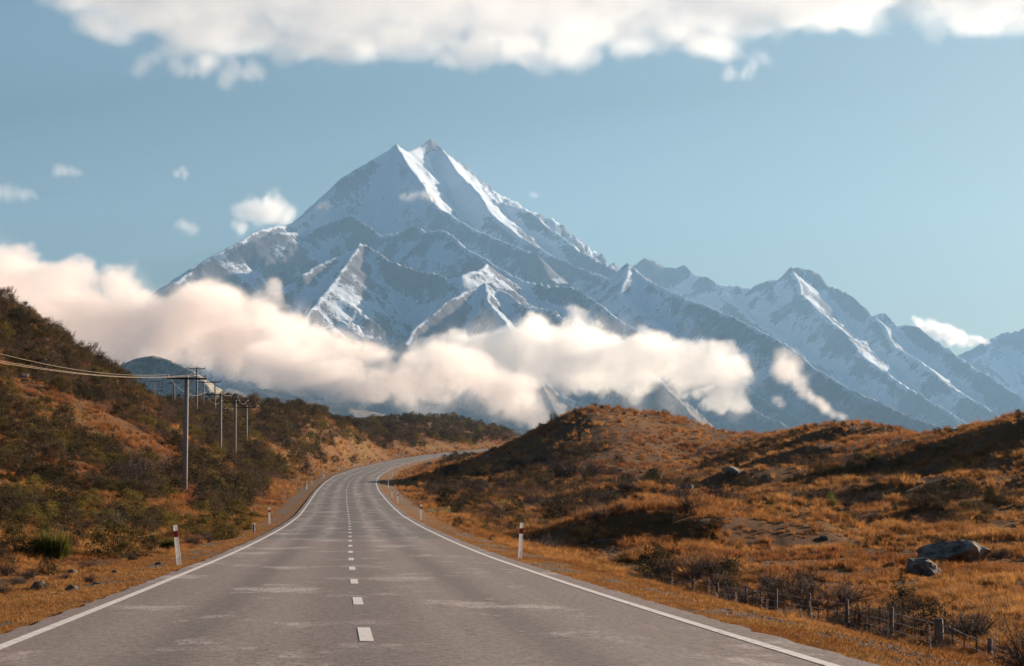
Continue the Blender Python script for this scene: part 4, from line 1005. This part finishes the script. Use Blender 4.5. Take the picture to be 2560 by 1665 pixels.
rock_px(2402, 1416, 190, "big grey lichen covered boulder among the tussocks on the right", 1.0, big, name="boulder")
blk = rock_mesh(651, 3, 0.5, (1.0, 0.9, 0.6)); blk.materials.append(ROCK)
rock_px(2308, 1440, 125, "dark cracked block lying against the big grey boulder", 0.8, blk, name="boulder")
slab = rock_mesh(662, 3, 0.4, (1.0, 0.6, 0.95), -0.35); slab.materials.append(ROCK)
rock_px(104, 944, 60, "tall pale rock slab leaning out of the left hillside", 1.1, slab, name="rock_slab")
G1, G2, G3 = "rocks on the left hillside", "rocks along the left verge", "rocks on the land to the right"
for x, y, w_, lb, g_ in [(63, 948, 36, "grey slab below the tall pale rock slab", G1), (172, 952, 30, "rounded rock right of the tall pale rock slab", G1), (169, 964, 16, "small stone under the rounded hillside rock", G1), (268, 985, 34, "smooth pale rock near the skyline shrubs", G1), (60, 872, 24, "rock poking out under the left skyline trees", G1),
        (78, 1222, 34, "grey rock between dark shrubs above the fence", G1), (110, 1330, 36, "sloping rock beside the green broom bush", G1), (113, 1186, 28, "flat rock half hidden in grass upslope", G1), (197, 1176, 22, "thin pale stone lying on the slope", G1), (217, 1250, 20, "small rock on the open grass patch", G1), (347, 1386, 28, "rock at the foot of the broad gold tipped shrub", G1),
        (182, 1438, 42, "pale lichened rock on the left roadside bank", G2), (97, 1474, 64, "widest dark rock on the left roadside bank", G2), (182, 1480, 46, "long low rock beside the left gravel", G2), (285, 1436, 32, "dark rock under the shrubs near the left post", G2), (397, 1412, 24, "pale stone just left of the leaning white post", G2), (12, 1520, 32, "rock at the left picture edge by the verge", G2), (144, 1468, 28, "upright rock between two dark bank rocks", G2), (141, 1490, 22, "little dark rock on the gravel edge", G2), (62, 1512, 18, "little pale stone on the gravel edge", G2), (240, 1462, 24, "rock behind the gravel at the left bank", G2), (310, 1440, 16, "small dark stone at the verge edge", G2),
        (1828, 1188, 66, "broad dark outcrop on the middle right hills", G3), (1548, 1182, 34, "pale streaked rock below the round brown hill", G3), (1606, 1182, 20, "rounded grey rock below the round brown hill", G3), (1722, 1222, 40, "grey rocky patch among the right hummocks", G3), (1933, 1414, 22, "small grey stone in the open tussock", G3), (2248, 1382, 34, "flat grey stone behind the dark cracked block", G3), (1530, 1408, 34, "grey stone below the dark earth bank", G3), (1538, 1444, 16, "small dark stone on the right verge", G3), (2060, 1350, 30, "low dark outcrop in the middle of the tussock plain", G3), (2205, 1440, 24, "white topped stone left of the dark cracked block", G3)]:
    rock_px(x, y, w_, lb, 0.8, None, 20, g_)
# stones that nobody would count: verge gravel and the scree patch
GM = []
for k in range(3):
    m = rock_mesh(680 + k, 1, 0.4, (1.0, 0.85, 0.6)); m.materials.append(plain("gravel_stone", (0.24, 0.205, 0.185), 0.9, 0.5, 12)); GM.append(m)
r_ = np.random.default_rng(77)
nv = 30000
Y = 1 / (1 / 170 + r_.random(nv) * (1 / 19 - 1 / 170)); side = r_.random(nv) < 0.5
dv = np.abs(r_.normal(1.8, 0.9, nv)) + 0.4
X = road_x(Y) + np.where(side, -(LW + dv), RW + dv)
gvv = bil(grav, np.interp(X / Y, U, np.arange(len(U))), (np.log(Y) - S[0]) / (S[-1] - S[0]) * (NS - 1))
keep = (r_.random(nv) < gvv * 0.9 + 0.04) & (np.abs(X / Y) < 0.215)
X, Y = X[keep], Y[keep]
instanced("gravel", "loose grey gravel along the road verges", source_collection("gravel_source", GM), np.stack([X, Y, land_zs(X, Y) + 0.005], 1), r_.uniform(0, 6.28, len(X)), np.exp(r_.normal(-3.5, 0.45, len(X))), r_.integers(0, 3, len(X)), 'gravel')
pts = []
for _ in range(500):
    cx_, cy_, sx, sy = [(2490, 1478, 60, 14), (1540, 1372, 60, 16), (1700, 1400, 30, 10)][r_.integers(0, 3)]
    pts.append(hit(cx_ + r_.normal() * sx, cy_ + r_.normal() * sy, 60))
pts = np.array(pts)
instanced("scree", "scattered flaky stones on the bare earth banks", bpy.data.collections["gravel_source"], pts, r_.uniform(0, 6.28, len(pts)), r_.uniform(0.08, 0.28, len(pts)), r_.integers(0, 3, len(pts)), 'stones')
# ------------------------------------------------------------------ roadside posts, poles, wires, fences, stalks
t = NT("post_white"); c = t.coord()
col = t.mix(t.ramp(t.noise(9, 5, 0.7, c), 0.35, 0.65), (0.62, 0.60, 0.57), (0.86, 0.85, 0.85))
W_PAINT = t.surface(col, 0.5, spec=0.3, trans=(0.45, col))           # thin white plastic glows when the sun is behind it
RED = plain("band_red", (0.36, 0.025, 0.03), 0.45, 0.12, 20)
REDR = plain("reflector_red", (0.46, 0.03, 0.035), 0.3, 0.1, 20)
def marker(X, Y, Z, h, label, lean=0.0, yaw=0.0, group="white marker posts along the road"):
    o = new_obj("marker_post", None); o.location = (X, Y, Z); o.rotation_euler = (0, lean, yaw)
    def blade(z0, z1, w0, w1, d):
        mb = MB(); n_ = 7
        V = []
        for z, w in ((z0, w0), (z1, w1)):                   # shallow curved section, like a bent plastic blade
            for k in range(n_):
                a = -1 + 2 * k / (n_ - 1); V.append((a * w, -d * (1 - a * a) - 0.008, z))
            for k in range(n_):
                a = 1 - 2 * k / (n_ - 1); V.append((a * w, -d * (1 - a * a) + 0.008, z))
        m = 2 * n_
        F = [(k, (k + 1) % m, m + (k + 1) % m, m + k) for k in range(m)] + [tuple(range(m - 1, -1, -1)), tuple(range(m, 2 * m))]
        mb.add(V, F); return mb
    blade(-0.15, h * 0.70, 0.062, 0.054, 0.022).build("post", W_PAINT, o)
    band = blade(h * 0.705, h * 0.845, 0.0555, 0.0545, 0.024).build("red_band", RED, o)
    blade(h * 0.85, h, 0.052, 0.050, 0.022).build("post_cap", W_PAINT, o)
    mb = MB(); mb.box((0, -0.036, h * 0.775), (0.05, 0.006, h * 0.09)); mb.build("reflector", REDR, band)
    return tag(o, label, 'marker post', group)
def marker_px(px, py, hpx, label, lean=0.0):
    Y = FPX * 1.0 / hpx; a, b = ray(px, py); X = a * Y
    dx = X - road_x(Y); lim = 0.85
    if dx > 0 and dx < RW + lim: X = float(road_x(Y) + RW + lim)
    if dx < 0 and -dx < LW + lim: X = float(road_x(Y) - LW - lim)
    marker(X, Y, land_z(X, Y), 1.0, label, lean)
marker_px(1300, 1385, 90, "nearest white post with red band right of the road", 0.05)
marker_px(456, 1409, 102, "leaning white post with red band left of the road", -0.11)
marker_px(1053, 1302, 39.5, "second white post with red band at the right edge of the road")
marker_px(674, 1321, 43, "second white post beside the left edge line", -0.02)
for x, y, h, lb in [(984, 1247, 28, "third post on the right, before the bend"), (970, 1223, 25, "fourth post on the right, where the road bends"), (971, 1204, 20, "fifth post on the right, at the inside of the bend"), (981, 1189, 15.2, "sixth post on the right, just past the bend"),
                    (999, 1179, 12.2, "seventh post on the right, past the bend"), (1021, 1170, 11, "eighth post on the right, on the far straight"), (1045, 1158, 9.7, "ninth post on the right, on the far straight"), (1076, 1154, 9.0, "tenth and farthest post on the right"),
                    (767, 1225, 20.5, "third post on the left, before the bend"), (780, 1211, 18.3, "fourth post on the left, at the outside of the bend"), (810, 1196, 16, "fifth post on the left, in the bend"), (848, 1184, 12.6, "sixth post on the left, in the bend"),
                    (885, 1174, 11.4, "seventh post on the left, under the cutting"), (920, 1165, 10.6, "eighth post on the left, under the cutting"), (956, 1158, 9.8, "ninth post on the left, under the cutting"), (1007, 1149, 9.2, "farthest post on the left, at the far bend")]:
    marker_px(x, y, h, "small white " + lb)
# short blue peg between the left posts
X, Y, Z = hit(635, 1333); o = new_obj("culvert_peg", None); o.location = (X, Y, Z)
BLUE = plain("peg_blue", (0.10, 0.19, 0.30), 0.5, 0.1, 20)
mb = MB(); mb.tube([(0, 0, -0.1), (0, 0, 0.40)], 0.045, 8); mb.build("peg", BLUE, o)
mb = MB(); mb.tube([(0, 0, 0.40), (0, 0, 0.46), (0, 0, 0.48)], [0.052, 0.052, 0.03], 8); mb.build("cap", W_PAINT, o)
tag(o, "short blue grey peg in the grass before the second left post", 'peg')

# power poles
t = NT("weathered_timber"); c = t.coord()
f = t.noise(6, 5, 0.65, t.mapping(c, (3, 3, 0.25)))
TIMBER = t.surface(t.mix(f, (0.18, 0.15, 0.135), (0.44, 0.38, 0.35)), 0.85, t.bump(f, 0.5, 0.02), 0.2)
ARM = plain("dark_timber", (0.060, 0.047, 0.042), 0.85, 0.3, 8)
IRON = plain("galvanised_iron", (0.22, 0.22, 0.23), 0.5, 0.2, 10)
CERAM = plain("glazed_insulator", (0.55, 0.47, 0.42), 0.25, 0.15, 10, 0.5)
tops = {}
def pole(key, px, ytop, ybase, Y, label, arm=2.9, yaw=0.0, arm_shift=0.0, braces=True, pins=(-0.95, 0.45, 0.95), lean=0.0, r=0.17):
    X, _, Zt = at(px, ytop, Y); zb = min(land_z(X, Y), at(px, ybase, Y)[2]) - 0.3
    h = Zt - zb
    o = new_obj("power_pole", None); o.location = (X, Y, zb); o.rotation_euler = (0, lean, yaw)
    mb = MB(); mb.tube([(0, 0, -0.5), (0, 0, h * 0.35), (0, 0, h)], [r * 1.22, r * 1.08, r * 0.82], 12); mb.build("shaft", TIMBER, o, True)
    mb = MB()
    za = h - 0.28
    mb.box((arm_shift * arm / 2, -r - 0.02, za), (arm, 0.11, 0.14)); ar = mb.build("crossarm", ARM, o)
    if braces:
        for s in (-1, 1):
            mb = MB(); mb.tube([(s * 0.62, -r - 0.03, za - 0.06), (s * 0.05, -r - 0.03, za - 0.62)], 0.022, 5); mb.build("brace", IRON, o)
    pts = []
    for q in pins:
        x = arm_shift * arm / 2 + q * arm / 2
        mb = MB(); mb.tube([(x, -r - 0.02, za + 0.05), (x, -r - 0.02, za + 0.15)], 0.018, 6); pz = mb
        mb = MB(); mb.tube([(x, -r - 0.02, za + k_) for k_ in (0.14, 0.17, 0.21, 0.25, 0.29, 0.32)], [0.05, 0.10, 0.07, 0.10, 0.07, 0.035], 8)
        ins = mb.build("insulator", CERAM, o, True); pz.build("pin", IRON, ins)
        ca, sa = math.cos(yaw), math.sin(yaw)
        pts.append((X + ca * x + sa * (r + 0.02), Y + sa * x - ca * (r + 0.02), zb + za + 0.30))
    tops[key] = pts
    return tag(o, label, 'power pole', "wooden power poles along the left hillside")
pole('a', 463, 937.5, 1247, 206, "tallest and nearest wooden power pole with crossarm and braces", 3.05, 0.12, 0.0, True, (-0.93, 0.35, 0.95), 0.012, 0.19)
pole('b', 551, 981, 1139, 310, "second power pole, lone crossarm with one insulator at its end", 3.75, 0.1, 0.0, True, (-0.97, 0.93), 0.006)
pole('c', 588, 1000, 1167, 352, "third power pole from the camera, right of the second", 3.5, 0.1, 0.0, True, (-0.98, 0.3, 0.93), 0.004)
pole('d', 616, 1014, 1168, 392, "rightmost power pole with the crossarm reaching to the right", 3.2, 0.1, 0.08, False, (-0.95, 0.95), 0.002)
pole('e', 492, 918, 1054, 470, "slender far pole standing highest above the hill crest", 2.9, 0.05, 0.0, False, (-0.93, 0.3, 0.95), 0.003)
pole('f', 509, 952, 1056, 505, "left leg of the double pole frame under the clouds", 3.9, 0.05, 0.45, False, (-0.9, -0.05, 0.95), 0.0, 0.15)
pole('g', 538, 951, 1082, 500, "right leg of the double pole frame under the clouds", 2.3, 0.05, 0.10, False, (0.9,), 0.0, 0.15)
pole('h', 437, 954, 1021, 560, "far thin pole on the crest left of the tallest pole", 2.8, 0.05, 0.0, False, (-0.9, 0.9), -0.03)
pole('i', 562, 1020, 1104, 455, "short looking pole between the second and third poles", 2.6, 0.05, 0.0, False, (-0.9, 0.9), 0.0)
pole('j', 386, 950, 996, 620, "faintest far pole above the left crest", 2.6, 0.05, 0.0, False, (-0.9, 0.9), 0.0, 0.12)
pole('k', 398, 974, 998, 640, "tiny far pole paired with the faintest one", 2.4, 0.05, 0.0, False, (-0.9, 0.9), 0.0, 0.12)
WIRE = plain("pale_wire", (0.50, 0.38, 0.27), 0.45, 0.1, 3, 0.5)  # wires in one pale orange tone
def wire(a, b, sag, r, label, group="overhead wires"):
    a, b = Vector(a), Vector(b); pts = []
    for k in range(25):
        q = k / 24; p = a.lerp(b, q); p.z -= 4 * sag * q * (1 - q); pts.append(p)
    mb = MB(); mb.tube(pts, r, 5); o = mb.build("overhead_wire", WIRE)
    return tag(o, label, 'wire', group)
ends = [at(-260, 806, 112), at(-260, 842, 112), at(-260, 852, 113)]
for p, q, lb in zip(tops['a'], ends, ("highest", "middle", "lowest")):
    wire(p, q, 0.75, 0.0075, "%s of the three wires running left from the tallest pole" % lb)
for n1_, n2_, lb in [('a', 'b', "from the tallest pole to the second"), ('b', 'c', "from the second pole to the third"), ('c', 'd', "from the third pole to the rightmost pole"), ('h', 'e', "between the far crest poles"), ('e', 'f', "from the highest far pole to the double frame")]:
    for k, sd in ((0, "left"), (-1, "right")):
        wire(tops[n1_][k], tops[n2_][k], 0.9, 0.008, "thin %s hand wire %s" % (sd, lb))

# fences
POST = plain("grey_fence_post", (0.17, 0.135, 0.115), 0.9, 0.35, 7)
BAT = plain("rusty_batten", (0.17, 0.105, 0.08), 0.85, 0.35, 9)
FW = plain("fence_wire", (0.27, 0.235, 0.22), 0.45, 0.2, 5, 0.5)
def fence(name, label, line, spacing, h=1.15, wires=(1.08, 0.86, 0.66, 0.48, 0.30), batten=3, big=(), topz=None):
    o = new_obj(name, None); line = np.array(line, float)
    seg = np.hypot(np.diff(line[:, 0]), np.diff(line[:, 1])); L = np.concatenate([[0], np.cumsum(seg)])
    ss = np.arange(0, L[-1] + 0.01, spacing / (batten + 1))
    Xs, Ys = np.interp(ss, L, line[:, 0]), np.interp(ss, L, line[:, 1])
    Zt = np.interp(ss, L, line[:, 2])
    Zl = land_zs(Xs, Ys)
    o.location = (Xs[0], Ys[0], Zl[0])
    og = Vector(o.location)
    r_ = np.random.default_rng(len(ss))
    for k in range(len(ss)):
        zt = Zt[k]; zl = min(Zl[k] - 0.1, zt - 0.9)
        ln = r_.normal() * 0.02
        mb = MB()
        if k % (batten + 1) == 0:
            rad = 0.10 if (k // (batten + 1)) in big else 0.05
            mb.tube([Vector((Xs[k], Ys[k], zl)) - og, Vector((Xs[k] + ln, Ys[k], zt + 0.04)) - og, Vector((Xs[k] + ln, Ys[k], zt + 0.06)) - og], [rad * 1.1, rad, rad * 0.7], 8); mb.build("post", POST, o)
        else:
            mb.box(Vector((Xs[k], Ys[k], (zt - h + 0.22 + zt) / 2)) - og, (0.032, 0.03, h - 0.24)); mb.build("batten", BAT, o)
    for wz in wires:
        pts = []
        for k in range(0, len(ss)):
            pts.append(Vector((Xs[k], Ys[k] - 0.045, Zt[k] - (h - wz) - 0.02 * math.sin(k * 1.7) ** 2)) - og)
        mb = MB(); mb.tube(pts, 0.009, 4); mb.build("wire", FW, o)
    return tag(o, label, 'fence')
def fz(px, py, Y): return at(px, py, Y)
fence("wire_fence", "long wire and batten fence running below the right verge", [fz(2800, 1742, 45), fz(2365, 1556, 60), fz(2180, 1512, 68), fz(1900, 1472, 84), fz(1700, 1450, 100), fz(1611, 1436, 109), fz(1530, 1402, 124), fz(1447, 1377, 140), fz(1385, 1352, 153), fz(1330, 1318, 168), fz(1276, 1283, 187), fz(1250, 1268, 200), fz(1231, 1257, 215), fz(1217, 1247, 240), fz(1190, 1246, 255), fz(1160, 1247, 270)], 5.2, big=(3, 12, 22))
fence("wire_fence", "short sagging wire fence among shrubs on the left", [fz(100, 1330, 128), fz(140, 1316, 135), fz(196, 1303, 146), fz(241, 1282, 156), fz(290, 1270, 168)], 5.5, 1.15, (1.05, 0.75, 0.5), 1)
# thin weathered stakes seen singly
STK = plain("weathered_stake", (0.24, 0.19, 0.16), 0.9, 0.3, 8)
for x, y0, y1, Y, lb in [(288, 1157, 1212, 205, "thin grey stake standing in the scrub left of the tallest pole"), (277, 1405, 1432, 88, "thin stake on the left bank nearest the rocks"), (309, 1395, 1422, 90, "thin stake in the middle of the left bank"), (339, 1402, 1422, 92, "short stake on the left bank near the leaning post")]:
    X, _, zt = at(x, y0, Y); zb = min(land_z(X, Y), at(x, y1, Y)[2]) - 0.15
    o = new_obj("stake", None); o.location = (X, Y, zb)
    mb = MB(); mb.tube([(0, 0, 0), (0.02, 0, zt - zb)], [0.035, 0.025], 6); mb.build("shaft", STK, o)
    mb = MB(); mb.box((0.02, -0.03, (zt - zb) * 0.9), (0.05, 0.02, 0.05)); mb.build("staple", IRON, o)
    tag(o, lb, 'stake', 'thin stakes on the left')
# dead mullein stalks beside the right fence
SEED = plain("dry_seed_head", (0.60, 0.46, 0.34), 0.9, 0.4, 22)
STEM = plain("dry_stem", (0.50, 0.38, 0.27), 0.9, 0.25, 10)
for k, (x, y0, y1, Y, lb) in enumerate([(2026, 1483, 1560, 62, "tallest pale seed stalk at the right fence"), (1902, 1492, 1530, 66, "pale seed stalk leaning over the dark twigs"), (1912, 1490, 1532, 67, "pale seed stalk next to the leaning one"), (2008, 1520, 1556, 60, "short seed stalk left of the tallest one"), (2038, 1536, 1562, 60, "short seed stalk right of the tallest one"), (2328, 1558, 1604, 52, "seed stalk left of the thick corner fence post"), (2470, 1570, 1634, 44, "seed stalk near the right picture edge"), (1682, 1430, 1462, 88, "seed stalk above the middle of the right verge"), (1772, 1446, 1494, 76, "bright seed stalk before the dark shrub"), (1800, 1480, 1505, 72, "short bright seed stalk before the dark shrub"), (1834, 1480, 1510, 70, "twin seed stalk at the dark shrub"), (1736, 1440, 1468, 80, "thin seed stalk between two brighter ones"), (1478, 1388, 1412, 112, "pale leaning stalk beside the fence posts"), (1445, 1382, 1408, 118, "pale straight stalk beside the fence posts")]):
    X, _, zt = at(x, y0, Y); zb = min(land_z(X, Y), at(x, y1, Y)[2]); h = zt - zb
    o = new_obj("seed_stalk", None); o.location = (X, Y, zb); o.rotation_euler = (0, 0.12 * math.sin(k * 2.3), k)
    mb = MB(); mb.tube([(0, 0, -0.05), (0.01, 0, h * 0.5), (0, 0.01, h)], [0.012, 0.010, 0.006], 5); mb.build("stem", STEM, o)
    mb = MB(); r_ = np.random.default_rng(k)
    for j in range(26):
        z = h * r_.uniform(0.42, 1.0); a = r_.uniform(0, 6.28); rr = 0.018 + 0.012 * r_.random()
        p = Vector((math.cos(a) * 0.018, math.sin(a) * 0.018, z)); mb.tube([p, p + Vector((math.cos(a) * rr, math.sin(a) * rr, 0.025))], [0.016, 0.008], 4)
    mb.build("seed_head", SEED, o)
    tag(o, lb, 'dried plant', 'dried seed stalks by the right fence')
